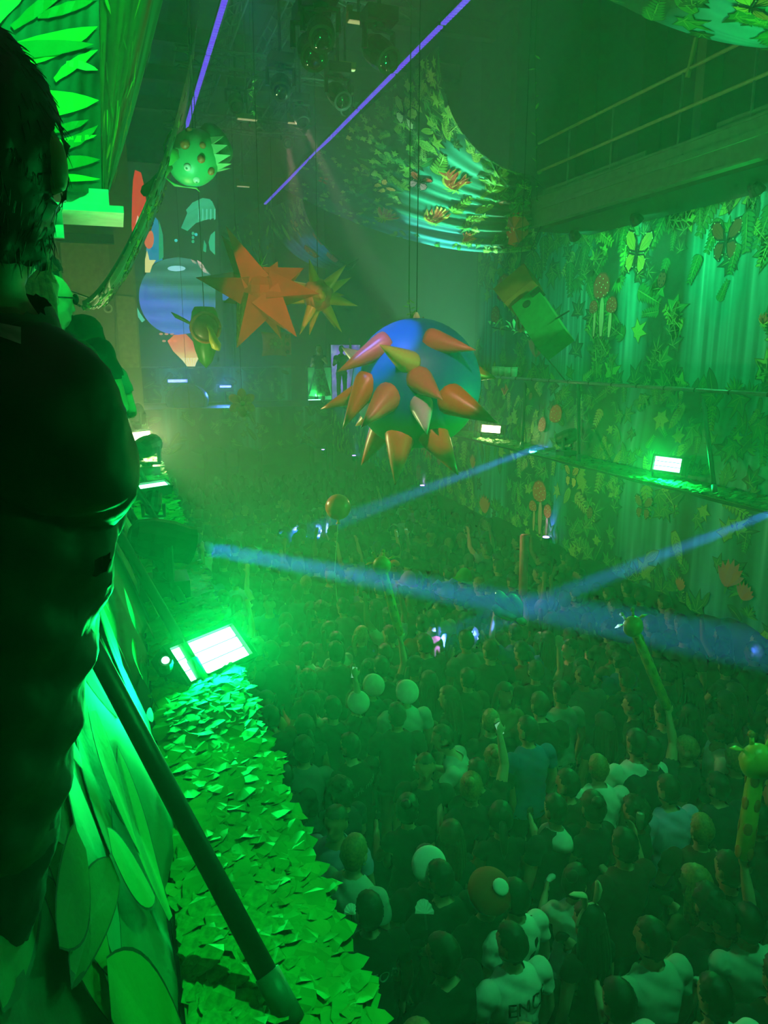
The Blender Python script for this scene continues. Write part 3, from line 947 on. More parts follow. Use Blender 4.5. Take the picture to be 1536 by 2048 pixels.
th = thing('spot_lamp', 'tiny bright green lamp beside the near strobe lamp', 'lamp', at_z(331, 1320, 3.72))
p = at_z(331, 1320, 3.74)
MB().lathe(p, (0, -.6, .8), [(.03, -.08), (.035, -.03), (.03, -.004)], 12).build('housing', M_DARK, th)
MB().lathe(p, (0, -.6, .8), [(.001, -.004), (.018, -.003), (.016, .004), (.001, .006)], 12).build('bright_face', MATS['lamp face #7dffb914'], th)

def moving_head(label, base, aim, s=1.0, col=None, power=0, angle=6, glow=None, hang=False, group='moving head lamps', rgb=(0, 0, 0)):
    base = Vector(base); d = Vector(aim).normalized()
    up = -1 if hang else 1
    th = thing('moving_head', label, 'lamp', base, group)
    MB().box(base + Vector((0, 0, .06 * s * up)), (.30 * s, .26 * s, .12 * s)).build('base', M_DARK, th)
    c = base + Vector((0, 0, .36 * s * up))
    ax = d.cross(Vector((0, 0, 1)))
    ax = ax.normalized() if ax.length > .1 else Vector((1, 0, 0))
    yk = MB()
    yk.tube([base + Vector((0, 0, .12 * s * up)), base + Vector((0, 0, .17 * s * up))], .07 * s, 10)
    for k in (-1, 1):
        yk.tube([base + Vector((0, 0, .15 * s * up)), base + Vector((0, 0, .16 * s * up)) + ax * (.17 * s * k), c + ax * (.17 * s * k)], .03 * s, 6)
    yk.build('yoke', M_DARK, th)
    MB().lathe(c, d, [(.05 * s, -.2 * s), (.10 * s, -.17 * s), (.13 * s, -.08 * s), (.135 * s, .05 * s), (.12 * s, .15 * s), (.125 * s, .19 * s), (.10 * s, .192 * s)], 16).build('head', M_DARK, th)
    gm = mat('lens ' + (glow or 'dark'), '#0a1014' if not glow else '#ffffff', .08, emit=glow, strength=9 if glow else 0) if glow else mat('dark lens glass', '#0b1316', .05, coat=1)
    MB().lathe(c, d, [(.10 * s, .185 * s), (.10 * s, .194 * s), (.07 * s, .206 * s), (.001, .214 * s)], 16).build('lens', gm, th, smooth=True)
    if power: spot_lamp(th, 'beam_light', c + d * (.23 * s), d, power, rgb, angle, .25, .05)
    return th
b0 = at_x(1136, 872, 6.22); b0.z = LEDGE_Z
hd = b0 + Vector((0, 0, .36 * .85))
moving_head('moving head lamp throwing a blue beam from the ledge across', b0, at_z(700, 1035, 2.0) - hd, .85, power=100000, angle=4.0, glow='#8fa0ff', rgb=BLUE)
b0 = Vector((6.2, 4.95, LEDGE_Z))
moving_head('moving head lamp with a blue beam at the picture edge, ledge across', b0, at_z(960, 1255, 1.7) - (b0 + Vector((0, 0, .36 * .85))), .85, power=95000, angle=4.6, glow='#8fa0ff', rgb=BLUE)
b0 = at_z(330, 1190, LEDGE_Z + .02)
moving_head('large dark moving head lamp seen from behind on the near ledge', b0, at_x(1540, 1300, 6.6) - (b0 + Vector((0, 0, .36))), 1.0, power=65000, angle=4.6, glow='#8fa0ff', rgb=BLUE)
b0 = at_z(296, 950, LEDGE_Z + .02)
moving_head('dark moving head lamp in front of the far warm strobe', b0, Vector((.5, .8, .1)), 1.0)
b0 = at_z(268, 860, LEDGE_Z + .02)
moving_head('dark moving head lamp behind the far warm strobe', b0, Vector((.6, .7, .2)), 1.0)
# small violet uplights hung on the banner hem across the hall
for x, y, g in ((845, 972, 'violet uplight below the spiked balloon'), (1092, 1076, 'violet uplight under the printed mushrooms'), (708, 912, 'violet uplight at the far end of the banner'), (646, 900, 'tall violet light at the far crowd edge')):
    p = at_x(x, y, 5.86)
    th = thing('uplight', g, 'lamp', p, 'violet uplights')
    MB().lathe(p, (0, 0, 1), [(.03, -.14), (.055, -.12), (.06, 0), (.05, .01)], 12).build('housing', M_DARK, th)
    MB().lathe(p, (0, 0, 1), [(.05, .005), (.048, .02), (.001, .025)], 12).build('bright_face', mat('violet lamp face', '#ffffff', .4, emit='#8a60ff', strength=14), th)
    spot_lamp(th, 'up_light', p + Vector((0, 0, .04)), (.12, 0, 1), 14, VIOLET, 70, .6, .03)
# ================================================================ catwalk across the hall, above the mural
th = thing('catwalk', 'green-lit steel catwalk with a two-bar railing above the mural', 'catwalk', (6.9, 7, 7.0))
CY0, CY1 = 3.0, 11.5
g = MB()
g.box((6.62, (CY0 + CY1) / 2, 7.36), (.05, CY1 - CY0, .44))
g.box((6.66, (CY0 + CY1) / 2, 7.56), (.16, CY1 - CY0, .03))
g.box((6.68, (CY0 + CY1) / 2, 7.14), (.22, CY1 - CY0, .035))
g.build('girder', mat('green grey painted steel', '#5d7a6c', .5), th)
MB().box((7.25, (CY0 + CY1) / 2, 7.10), (1.1, CY1 - CY0, .05)).build('deck', M_DARK, th)
MB().box((6.56, 8.3, 7.38), (.03, 5.8, .07)).build('cable_tray', MATS['green grey painted steel'], th)
for y0_, y1_ in ((8.75, 11.3), (3.0, 7.5)): MB().box((6.72, (y0_ + y1_) / 2, 7.63), (.02, y1_ - y0_, .12)).build('toe_board', MATS['green grey painted steel'], th)
for y in (4.6, 7.9, 8.9): MB().lathe((6.59, y, 7.42), (-1, 0, 0), [(.028, 0), (.028, .02), (.012, .03)], 8).build('bolt', M_STEEL, th)
MR = mat('pale worn railing paint', '#a9a06a', .5)
for z in (8.44, 8.0): MB().tube([(6.72, CY0, z), (6.72, CY1, z)], .022, 8).build('rail', MR, th)
for y in (3.3, 4.9, 7.0, 8.15, 9.52, 10.6): MB().tube([(6.72, y, 7.58), (6.72, y, 8.44)], .016, 8).build('post', M_STEEL, th)
MB().tube([at_x(1393, 75, 6.72), at_x(1375, 155, 6.72)], .03, 8).build('bracket', MR, th)
# bar counter and stacked cups on the balcony across the hall
th = thing('bar_counter', 'long black-draped bar counter in front of the mural', 'counter', (8.0, 9.4, 3.52))
MB().box((8.0, 9.4, 4.0), (.7, 15, .95)).build('front', M_BLACK, th)
MB().box((8.0, 9.4, 4.5), (.76, 15.1, .05)).build('top', M_BLACK, th)
for k, (x0_, x1_) in enumerate(((985, 997), (998, 1009), (1009, 1023), (1023, 1035))):
    q0, q1 = at_x(x0_, 722, 7.75), at_x(x1_, 722, 7.75)
    c = (q0 + q1) / 2; c.z = 4.53
    w = abs(q1.y - q0.y) * .36
    w = .075
    th = thing('paper_cup', ['leftmost upturned paper cup on the bar counter', 'second upturned paper cup from the spiked balloon', 'third upturned paper cup from the spiked balloon', 'rightmost upturned paper cup on the bar counter'][k], 'cup', c, 'paper cups on the bar counter')
    MB().lathe(c, (0, 0, 1), [(w * .78, 0), (w, .26), (w * .97, .26), (w * .74, .01)], 14).build('cup_wall', mat('cream paper', '#efe8c6', .6), th, smooth=True)
    MB().lathe(c, (0, 0, 1), [(w * .98, .245), (w * 1.06, .255), (w * 1.0, .27)], 14).build('rolled_rim', MATS['cream paper'], th)

# ================================================================ stage at the far end of the hall
SY = 21.6
th = thing('stage', 'dark jungle-printed stage across the far end of the hall', 'stage', (3.2, 23, 0))
S = lambda u, v: Vector((.5 + 5.5 * u, SY + .03 * math.sin(u * 60), 2.35 + .08 * math.sin(u * 40) * (1 - v) + 1.2 * v))
jc = jungle_col([(.6, 1.2), (2.6, 3.3), (4.4, 5)], seed=9)
MB().grid(S, 120, 16, lambda u, v: mixc(jc(u, v, u * 5.5, v * 1.2), C['dark'], .4)).build('front_cloth', M_PRINT, th, smooth=True, colours=True)
clS = Cloth(S, False, 120, 16); mb = MB(); rr = random.Random(3)
for k in range(70): clS.lay(mb, RNG.choice([m_ivy, m_fern, m_big])(mixc(C['deep'], C['leaf'], rr.random() * .6)), rr.random(), rr.random(), rr.uniform(.1, .25), rr.uniform(-180, 180))
mb.build('leaf_print', M_PRINT, th, colours=True)['kind'] = 'stuff'
MB().box((4.7, SY + 1.3, LEDGE_Z - .1), (8.5, 2.5, .16)).build('deck', M_DARK, th)
S = lambda u, v: Vector((.5 + 4.8 * u, SY + 2.6 + .02 * math.sin(u * 70), LEDGE_Z + 1.05 * v))
MB().grid(S, 100, 12, lambda u, v: mixc(jc(u, v, u * 4.8, v), C['moss'], .3)).build('rear_cloth', M_PRINT, th, smooth=True, colours=True)
clS = Cloth(S, False, 120, 16); mb = MB()
for k in range(50): clS.lay(mb, RNG.choice([m_ivy, m_fern, m_big])(mixc(C['deep'], C['leaf'], rr.random() * .6)), rr.random(), rr.random(), rr.uniform(.1, .22), rr.uniform(-180, 180))
mb.build('leaf_print', M_PRINT, th, colours=True)['kind'] = 'stuff'
MB().tube([(.5, SY + 2.6, RAIL_Z), (5.4, SY + 2.6, RAIL_Z)], .025, 8).build('rail', M_STEEL, th)
for x in (.7, 2.2, 3.8, 5.4): MB().box((x, SY + .4, 1.75), (.1, .1, 3.5)).build('post', M_DARK, th)

# screens behind the stage: flat pictures that glow
M_SCR = print_mat('glowing screen pixels', .4, emit=1.15)
def screen(label, u0, v0, u1, v1, Y):
    a, b = at_y(u0, v1, Y), at_y(u1, v0, Y)
    th = thing('led_screen', label, 'screen', ((a.x + b.x) / 2, Y, a.z), 'led screens behind the stage')
    MB().box(((a.x + b.x) / 2, Y + .1, (a.z + b.z) / 2), (b.x - a.x + .06, .16, b.z - a.z + .06)).build('cabinet', M_DARK, th)
    for x_ in (a.x + .1, b.x - .1): MB().tube([(x_, Y + .25, 0), (x_, Y + .25, b.z)], .04, 8).build('mast', M_DARK, th)
    S = lambda u, v: Vector((a.x + (b.x - a.x) * u, Y + .01, a.z + (b.z - a.z) * v))
    return th, None, S
SYY = 28.0
th, cl, S = screen('tall led screen with a blue ball between green leaves and red fish', 262, 338, 432, 742, SYY)
MB().grid(S, 8, 8, lambda u, v: (.008, .02, .012)).build('pixel_field', M_SCR, th, colours=True)
def spx(name, pts, col, off, colf=None):
    mb = MB()
    vs = []
    for x, y in pts:
        p = at_y(min(max(x, 263), 431), min(max(y, 339), 741), SYY); vs.append((p.x, SYY + .01 - off, p.z))
    c = Vector((sum(q[0] for q in vs) / len(vs), SYY + .01 - off, sum(q[2] for q in vs) / len(vs)))
    n = len(vs)
    mb.add(vs + [c], [(k, (k + 1) % n, n) for k in range(n)], col)
    if colf: mb.c = [colf(*p_) for p_ in (list(pts) + [(sum(q[0] for q in pts) / n, sum(q[1] for q in pts) / n)])]
    return mb.build(name, M_SCR, th, colours=True)
# blue ball drawn as bands
mb = MB()
CXb, CYb, RB = 356, 592, 78
def bandcol(x, y):
    t = (y - (CYb - RB)) / (2 * RB)
    s = .5 + .5 * math.sin(t * 34) * .7
    top = mixc((.02, .10, .08), (.06, .22, .20), s)
    bot = mixc((.05, .09, .55), (.10, .14, .85), s)
    k = (t - .35) * 3.2 - (x - CXb) / 150
    return mixc(top, bot, k)
NB = 40
for j in range(NB):
    ya, yb = CYb - RB + 2 * RB * j / NB, CYb - RB + 2 * RB * (j + 1) / NB
    def hw(y): return math.sqrt(max(0, RB * RB - (y - CYb) ** 2)) * 1.0
    N = 10
    for i in range(N):
        quad = []
        for y, t in ((ya, i / N), (yb, i / N), (yb, (i + 1) / N), (ya, (i + 1) / N)):
            x = CXb + hw(y) * (2 * t - 1)
            p = at_y(min(x, 431), y, SYY); quad.append((p.x, SYY + .01 - .012, p.z))
        mb.add(quad, [(0, 1, 2, 3)], bandcol(CXb + hw((ya + yb) / 2) * (2 * (i + .5) / N - 1), (ya + yb) / 2))
mb.build('ball_picture', M_SCR, th, colours=True)
spx('highlight_picture', ell(353, 537, 18, 5.5, 14), (.35, .8, .95), .02)
spx('horn_picture', [(270, 340), (282, 345), (288, 370), (292, 400), (300, 405), (290, 430), (278, 455), (266, 480), (263, 470), (264, 400), (266, 360)], (.75, .02, .03), .012)
spx('horn_picture', [(275, 430), (280, 440), (276, 462), (271, 450)], (.9, .7, .45), .018)
spx('trunk_picture', [(306, 430), (316, 440), (322, 480), (325, 520), (300, 530), (292, 500)], (.02, .22, .45), .012)
spx('trunk_picture', [(318, 440), (326, 470), (327, 515), (318, 520)], (.02, .35, .16), .014)
spx('ball_picture', ell(298, 478, 10, 20, 14), (.8, .12, .08), .016)
spx('bloom_picture', [(294, 500), (299, 520), (312, 520), (304, 532), (300, 545), (290, 545), (290, 520)], (.85, .8, .3), .016)
def leafcol(x, y): return mixc((.02, .30, .14), (.06, .62, .34), vnoise(x * .35, y * .1, 3))
spx('leaf_picture', [(362, 456), (375, 425), (395, 410), (412, 400), (424, 402), (431, 418), (431, 436), (410, 440), (392, 446), (375, 462)], (.03, .45, .22), .012, leafcol)
spx('leaf_picture', [(372, 420), (385, 405), (405, 396), (420, 398), (428, 412), (405, 413), (388, 421), (376, 430)], (.03, .35, .16), .014, leafcol)
for x in (396, 404, 412, 420, 428): spx('leaf_picture', [(x, 418), (x + 3, 418), (x + 3, 438), (x, 440)], (.1, .7, .42), .016)
spx('leaf_picture', [(430, 462), (421, 470), (417, 485), (420, 500), (430, 510)], (.04, .5, .26), .012)
spx('leaf_picture', [(408, 480), (413, 490), (412, 505), (406, 502)], (.03, .4, .2), .012)
for y in (462, 470, 478): spx('droplet_picture', ell(386, y + 5, 3, 3.5, 8), (.03, .45, .25), .012)
for x, y in ((392, 469), (352, 481), (430, 300)): spx('droplet_picture', ell(x, y, 3.2, 3.2, 8), (.05, .7, .75), .016)
spx('petal_picture', [(381, 518), (390, 522), (393, 528), (386, 526)], (.9, .3, .3), .012)
spx('petal_picture', [(394, 520), (404, 526), (412, 540), (418, 548), (408, 545), (398, 532)], (.9, .5, .5), .012)
spx('fish_picture', [(335, 682), (348, 670), (372, 668), (392, 690), (400, 712), (384, 742), (378, 738), (366, 722), (346, 702)], (.75, .10, .06), .012, lambda x, y: mixc((.8, .09, .06), (.95, .85, .35), (y - 695) / 28))
for k in range(6): spx('fish_picture', [(362 + k * 6, 716), (366 + k * 6, 716), (378 + k * 2, 738)], (.95, .9, .5), .016)
for k in range(6): spx('petal_picture', ell(322 + (k % 3) * 9 + k * 2, 668 + (k // 3) * 14, 4, 2.4, 8), (.6, .2, .15), .012)
spx('leaf_picture', [(273, 612), (280, 626), (290, 640), (284, 645), (276, 634)], (.1, .6, .4), .012)
th, cl, S = screen('narrow blue screen strip behind the red star', 434, 548, 470, 600, SYY + .4)
MB().grid(S, 3, 6, lambda u, v: mixc((.05, .10, .5), (.03, .10, .25), v)).build('pixel_field', M_SCR, th, colours=True)
th, cl, S = screen('violet-lit led totem behind the spiked balloon', 664, 690, 720, 815, 24.6)
MB().grid(S, 14, 26, lambda u, v: mixc(mixc((.02, .02, .08), (.30, .12, .9), vnoise(u * 6, v * 9, 4)), (.5, .6, 1), max(0, vnoise(u * 13, v * 17, 8) - .7) * 2)).build('pixel_field', M_SCR, th, colours=True)
th, cl, S = screen('small green-lit led panel beside the stage dancer', 617, 735, 662, 800, 24.4)
MB().grid(S, 14, 20, lambda u, v: mixc((.01, .10, .03), (.06, .75, .22), vnoise(u * 9, v * 5, 5) * (1.2 - v))).build('pixel_field', M_SCR, th, colours=True)
for x, y, w, h, lab in ((355, 765, 20, 4, 'blue stage lamp glowing below the red fish'), (450, 776, 12, 3, 'blue stage lamp beside the orange flower balloon')):
    p = at_y(x, y, 23.5)
    th = thing('stage_lamp', lab, 'lamp', p, 'blue stage lamps')
    MB().box(p, (.5, .2, .22)).build('housing', M_DARK, th)
    MB().box(p + Vector((0, -.11, .05)), (w * .028, .02, h * .02)).build('bright_face', mat('blue lamp face', '#ffffff', .4, emit='#5560ff', strength=7), th)
    MB().tube([p, (p.x, p.y, LEDGE_Z)], .03, 6).build('stand', M_DARK, th)
    area_lamp(th, 'stage_light', p + Vector((0, -.15, .05)), (0, -.8, .4), .4, .1, 60, BLUE)

# ================================================================ roof: light lines, trusses, lamps
def led_line(label, x, y0, y1):
    th = thing('led_tube', label, 'led strip', (x, (y0 + y1) / 2, LED_Z), 'violet light lines under the roof')
    n = int((y1 - y0) / 2)
    for k in range(n):
        a, b = y0 + (y1 - y0) * k / n, y0 + (y1 - y0) * (k + 1) / n - .06
        MB().box((x, (a + b) / 2, LED_Z + .035), (.09, b - a, .05)).build('channel', M_DARK, th)
        seg = MB()
        m = 22
        for i in range(m):
            y = a + (b - a) * (i + .5) / m
            seg.box((x, y, LED_Z), (.075, (b - a) / m * .72, .03))
        seg.build('light_segment', mat('violet led', '#2a1640', .4, emit='#6a2cf0', strength=1.1), th)
    return th
led_line('violet led line along the roof above the large swag', LEDX_R, 5, 25)
led_line('violet led line along the roof beside the palm-leaf drape', LEDX_L, 7, 17.4)
def truss(label, p0, p1, s=.3):
    p0, p1 = Vector(p0), Vector(p1)
    d = (p1 - p0).normalized(); x, y, _ = frame_of(d)
    th = thing('roof_truss', label, 'truss', p0, 'roof trusses')
    cs = [x * s * a + y * s * b for a, b in ((-.5, -.5), (.5, -.5), (.5, .5), (-.5, .5))]
    for c in cs: MB().tube([p0 + c, p1 + c], .025, 6).build('chord', M_STEEL_D, th)
    mb = MB()
    n = max(2, int((p1 - p0).length / s / 1.6))
    for k in range(n):
        a, b = p0.lerp(p1, k / n), p0.lerp(p1, (k + 1) / n)
        for i in range(4):
            mb.tube([a + cs[i], b + cs[(i + 1) % 4]], .012, 4)
    mb.build('lattice', M_STEEL_D, th)
M_STEEL_D = mat('dull truss steel', '#4a4f4e', .5, .4)
for k, x in enumerate((2.3, 3.3, 4.3)): truss(['roof truss along the hall nearest the palm-leaf drape', 'middle roof truss along the hall', 'roof truss along the hall beside the violet light line'][k], (x, 5, 11.0 + .1 * k), (x, 26, 11.0 + .1 * k))
for k, y in enumerate((9.5, 12.5, 16, 20)): truss(['cross truss over the near hall', 'second cross truss from the viewer', 'third cross truss from the viewer', 'farthest cross truss near the stage'][k], (1.4, y, 10.6), (4.9, y, 10.6))
# ceiling panels between the beams
ce = bpy.data.objects['ceiling']
M_PANEL = mat('blue grey roof panel', '#262f48', .8)
for i in range(7):
    for j in range(5):
        MB().box((1.2 + j * 1.05, 8 + i * 2.6, 12.46), (.72, 1.9, .06)).build('roof_panel', M_PANEL, ce)
for i in range(8): MB().box((3, 6.7 + i * 2.6, 12.3), (12, .25, .35)).build('beam', M_DARK, ce)
rr = random.Random(8)
names = ['hanging beneath the first cross truss', 'on the first cross truss beside the violet line', 'under the roof in the top middle', 'under the roof by the right light line', 'in the second row under the roof', 'on the second cross truss', 'small one far under the roof', 'farthest under the roof', 'beside the hanging vine', 'above the large swag']
for k, (u, v, Y, sc_) in enumerate(((622, 50, 9.4, 1.3), (758, 60, 9.6, 1.3), (560, 150, 12.4, 1.2), (675, 170, 12.4, 1.2), (640, 20, 8.4, 1.1), (600, 230, 15.8, 1.1), (690, 215, 15.8, 1.0), (510, 265, 20, 1.0), (575, 290, 20, 1.0), (470, 200, 15.9, 1.1))):
    p = at_y(u, v - 40, Y)
    aim = at_z(1048, 1125, 2.4) - p if k == 5 else at_z(676, 1014, 3.1) - p if k == 8 else Vector((rr.uniform(-.2, .3), -.75, -.6))
    mh = moving_head('dark moving head lamp ' + names[k], p, aim, sc_, power=2200 if k == 5 else 2600 if k == 8 else 0, angle=7, rgb=(1.0, .42, .45), hang=True, group='moving head lamps under the roof')  # pink light added to two of the heads, for the tube and red balloon
    MB().tube([p, (p.x, p.y, 12.1)], .025, 6).build('drop_rod', M_DARK, mh)
for k, (u, v, w, Y) in enumerate(((494, 234, 38, 15.9), (593, 242, 36, 16.0), (717, 37, 44, 10), (690, 132, 40, 12.6), (486, 369, 24, 20.2))):
    p = at_y(u, v, Y); w = w * p.y / FPX
    th = thing('bar_lamp', ['pale bar lamp under the roof below the green vine', 'pale bar lamp right of the one below the vine', 'dim bar lamp high in the roof', 'dim bar lamp above the violet line', 'faint violet bar lamp far under the roof'][k], 'lamp', p, 'bar lamps under the roof')
    MB().box(p, (w, .12, .10)).build('housing', mat('brass coloured housing', '#8a7c48', .6), th)
    MB().box(p + Vector((-w * .4, 0, .09)), (.07, .05, .08)).build('bracket', MATS['brass coloured housing'], th)
    MB().tube([p, (p.x, p.y, 12.1)], .02, 6).build('drop_rod', M_DARK, th)
    MB().box(p + Vector((0, -.02, -.055)), (w * .92, .08, .015)).build('diffuser', mat('bar lamp diffuser', '#fff0b0', .5, emit='#d8c890', strength=.5), th)
    if k < 2: area_lamp(th, 'wash_light', p + Vector((0, 0, -.08)), (0, -.1, -1), w, .1, 7, (1, .78, .5))

# unseen front truss, added with wash lamps to brighten balloons, ledge, drape and crowd
truss('front cross truss above the viewer', (.4, 1.2, 10.6), (4.9, 1.2, 10.6))
for x, tgt, pw, colr, ang, lab in ((1.0, (3.4, 8.6, 4.6), 1700, (1.0, .5, .5), 13, 'front truss lamp turned to the spiked balloon'), (2.0, (2.5, 12, 6.0), 3600, (1.0, .42, .34), 9.5, 'front truss lamp turned to the star balloons'), (2.5, (.22, 1.9, 3.6), 1600, GREEN, 15, 'front truss lamp turned to the near ledge'), (.6, (-.3, 4.8, 6.9), 2600, GREEN, 34, 'front truss lamp turned to the palm-leaf drape'), (4.4, (2.5, 3.7, 1.5), 1100, (.03, 1.0, .26), 34, 'front truss lamp turned down to the near crowd')):
    b0 = Vector((x, 1.2, 10.42))
    moving_head(lab, b0, Vector(tgt) - (b0 - Vector((0, 0, .36))), 1.0, power=pw, angle=ang, glow='#ffe0d0', hang=True, group='moving head lamps under the roof', rgb=colr)
b0 = Vector((.35, 6.6, 10.2))
truss('short side truss above the near balcony', (.35, 5.6, 10.4), (.35, 7.6, 10.4))  # side truss and violet lamp added to brighten the spiked balloon
moving_head('violet lamp on the side truss turned to the spiked balloon', b0, Vector((3.4, 8.6, 4.7)) - b0, 1.0, power=2300, angle=10, glow='#9080ff', hang=True, group='moving head lamps under the roof', rgb=(.14, .2, 1.0))

# added wash lamps on the ledge across brighten the swags, added floods the mural
for y, tgt, pw, colr, ang, lab in ((13.3, (5.1, 13.0, 9.0), 2600, (.25, 1.0, .50), 54, 'ledge wash lamp turned up to the large swag'), (4.2, (5.7, 6.6, 8.6), 800, GREEN, 50, 'ledge wash lamp turned up to the overhead swag')):
    b0 = Vector((6.28, y, LEDGE_Z + .02))
    moving_head(lab, b0, Vector(tgt) - (b0 + Vector((0, 0, .25))), .6, power=pw, angle=ang, group='moving head lamps on the ledge across', rgb=colr)
for k, y in enumerate((5.0, 7.4, 9.6, 11.2)):
    p = Vector((7.3, y, 6.98))
    th = thing('floodlight', ['floodlight under the catwalk nearest the viewer', 'second floodlight under the catwalk', 'third floodlight under the catwalk', 'farthest floodlight under the catwalk'][k], 'lamp', p, 'floodlights under the catwalk')
    d = Vector((1.3, .9 if k == 3 else .1, -1.25)).normalized()
    MB().lathe(p - d * .12, d, [(.05, 0), (.08, .04), (.10, .14)], 12).build('housing', M_DARK, th)
    MB().lathe(p, d, [(.09, .018), (.088, .024), (.001, .026)], 12).build('bright_face', mat('green flood face', '#ffffff', .4, emit='#60ffa0', strength=3), th)
    MB().tube([p - d * .06, Vector((p.x, p.y, 7.08))], .015, 6).build('bracket', M_DARK, th)
    area_lamp(th, 'flood_light', p + d * .04, d, .18, .18, 28 if k < 3 else 50, (.04, 1.0, .30))

moving_head('small green lamp on the near ledge turned up to the spotted pod', Vector((.2, 6.75, LEDGE_Z + .02)), Vector((1.15, 10.0, 7.6)) - Vector((.2, 6.75, LEDGE_Z + .25)), .55, power=1300, angle=15, group='moving head lamps on the near ledge', rgb=(.25, 1.0, .55))  # extra lamp put in to brighten the pod
b0 = Vector((6.62, 6.4, 7.10))
moving_head('small green lamp under the catwalk turned to the birdhouse', b0, Vector((6.05, 10.4, 5.6)) - (b0 - Vector((0, 0, .2))), .55, power=700, angle=17, hang=True, group='floodlights under the catwalk', rgb=(.35, 1.0, .45))  # added lamp that lifts the birdhouse out of the dark
p = at_y(630, 812, 21.75); p.z = LEDGE_Z
th = thing('footlight', 'small green footlight at the feet of the stage dancer', 'lamp', p)  # lamp added so the dancer's skirt shows bright
MB().box(p + Vector((0, 0, .07)), (.4, .16, .14)).build('housing', M_DARK, th)
MB().box(p + Vector((0, .06, .145)), (.36, .05, .012)).build('bright_face', MATS['lamp face #7dffb914'], th)
area_lamp(th, 'foot_light', p + Vector((0, .05, .2)), (0, .6, .8), .36, .1, 9, (.3, 1.0, .4))
# ================================================================ inflatables hanging over the crowd
ROOF = 12.1
def cord(th, p, top=ROOF, r=.006):
    MB().tube([Vector(p), Vector((p[0] + .02, p[1], top))], r, 4).build('cord', mat('dark cord', '#1c2420', .7), th)
def cone(th, name, c, d, r, L, m, n=14, start=0.0):
    d = Vector(d).normalized()
    return MB().lathe(Vector(c) + d * start, d, [(r * .96, -r * .35), (r, 0), (r * .93, L * .12), (r * .62, L * .45), (r * .3, L * .75), (r * .02, L)], n).build(name, m, th, smooth=True)
M_RED = mat('glossy red balloon vinyl', '#d8402e', .35, var=.1, scale=3)
M_PINKV = mat('pink red balloon vinyl', '#d4465a', .35, var=.1, scale=3)
M_SALMON = mat('peach balloon vinyl', '#d89668', .35, var=.1, scale=3)
M_LILAC = mat('lilac white balloon vinyl', '#c9a8c4', .35, var=.1, scale=3)
M_GOLD = mat('gold balloon vinyl', '#d9ab3f', .32, var=.12, scale=4)
# -- spiked ball
bc = at_x(832, 768, 3.4)
dep = proj(bc)[2]
k_ = dep / FPX                                   # metres per pixel there
bR = 128 * k_
th = thing('spiked_balloon', 'big blue and green balloon ball covered with red and peach cone spikes', 'inflatable', bc - Vector((0, 0, bR)))
def ballmat():
    m = mat('blue green balloon vinyl', '#1f4fae', .45)
    nt = m.node_tree; b = nt.nodes['Principled BSDF']
    tc = nt.nodes.new('ShaderNodeTexCoord'); se = nt.nodes.new('ShaderNodeSeparateXYZ')
    ra = nt.nodes.new('ShaderNodeValToRGB')
    nt.links.new(tc.outputs['Generated'], se.inputs[0]); nt.links.new(se.outputs['Z'], ra.inputs[0])
    e = ra.color_ramp.elements
    e[0].position, e[0].color = .20, (*lin('#1c7a4c'), 1)
    e[1].position, e[1].color = .34, (*lin('#2458b4'), 1)
    nt.links.new(ra.outputs[0], b.inputs['Base Color'])
    return m
mb = MB(); mb.ball(bc, bR, 40, 24, fn=lambda p: 1 + .015 * math.sin(math.atan2(p.y, p.x) * 8) * (1 - abs(p.z)))
mb.build('ball', ballmat(), th, smooth=True)
MB().lathe(bc + Vector((0, 0, bR * .97)), (0, 0, 1), [(.05, 0), (.035, .05), (.012, .09)], 10).build('valve', mat('pale valve', '#cfc8a0', .5), th)
rgt = Vector((math.cos(YAW), -math.sin(YAW), 0)); fwd = Vector((math.sin(YAW), math.cos(YAW), 0)); upv = Vector((0, 0, 1))
# spikes: picture position of base and tip relative to the ball centre (px), depth side, base radius px, colour
spk = [((-62, -92), (-145, -36), 1, 30, M_PINKV), ((-45, -68), (-70, -84), 1, 0, None),
       ((-12, -58), (-68, -86), 1, 27, M_SALMON), ((-110, -60), (-142, -82), 0, 24, M_LILAC),
       ((35, -100), (105, -75), 1, 28, M_PINKV), ((-95, -18), (-135, 66), 1, 30, M_RED), ((-100, 2), (-190, 42), 0, 28, M_RED),
       ((-52, 8), (-100, 58), 1, 33, M_PINKV), ((8, -25), (42, 8), 1, 30, M_PINKV), ((12, 22), (16, 68), 1, 27, M_LILAC),
       ((70, 12), (142, 50), 1, 36, M_RED), ((95, -45), (172, -20), 0, 36, M_RED), ((105, -10), (142, 20), 0, 28, M_RED),
       ((-60, 78), (-107, 158), 0, 34, M_RED), ((-28, 92), (-38, 172), 1, 35, M_RED), ((40, 88), (80, 152), 1, 36, M_RED),
       ((62, 80), (76, 148), 0, 24, M_RED), ((-4, 100), (-2, 128), 0, 26, M_SALMON), ((92, 48), (120, 58), 0, 26, M_SALMON), ((-82, 50), (-118, 76), 0, 26, M_SALMON),
       ((75, -78), (112, -92), 0, 24, M_LILAC), ((60, -70), (90, -40), 0, 26, M_RED)]
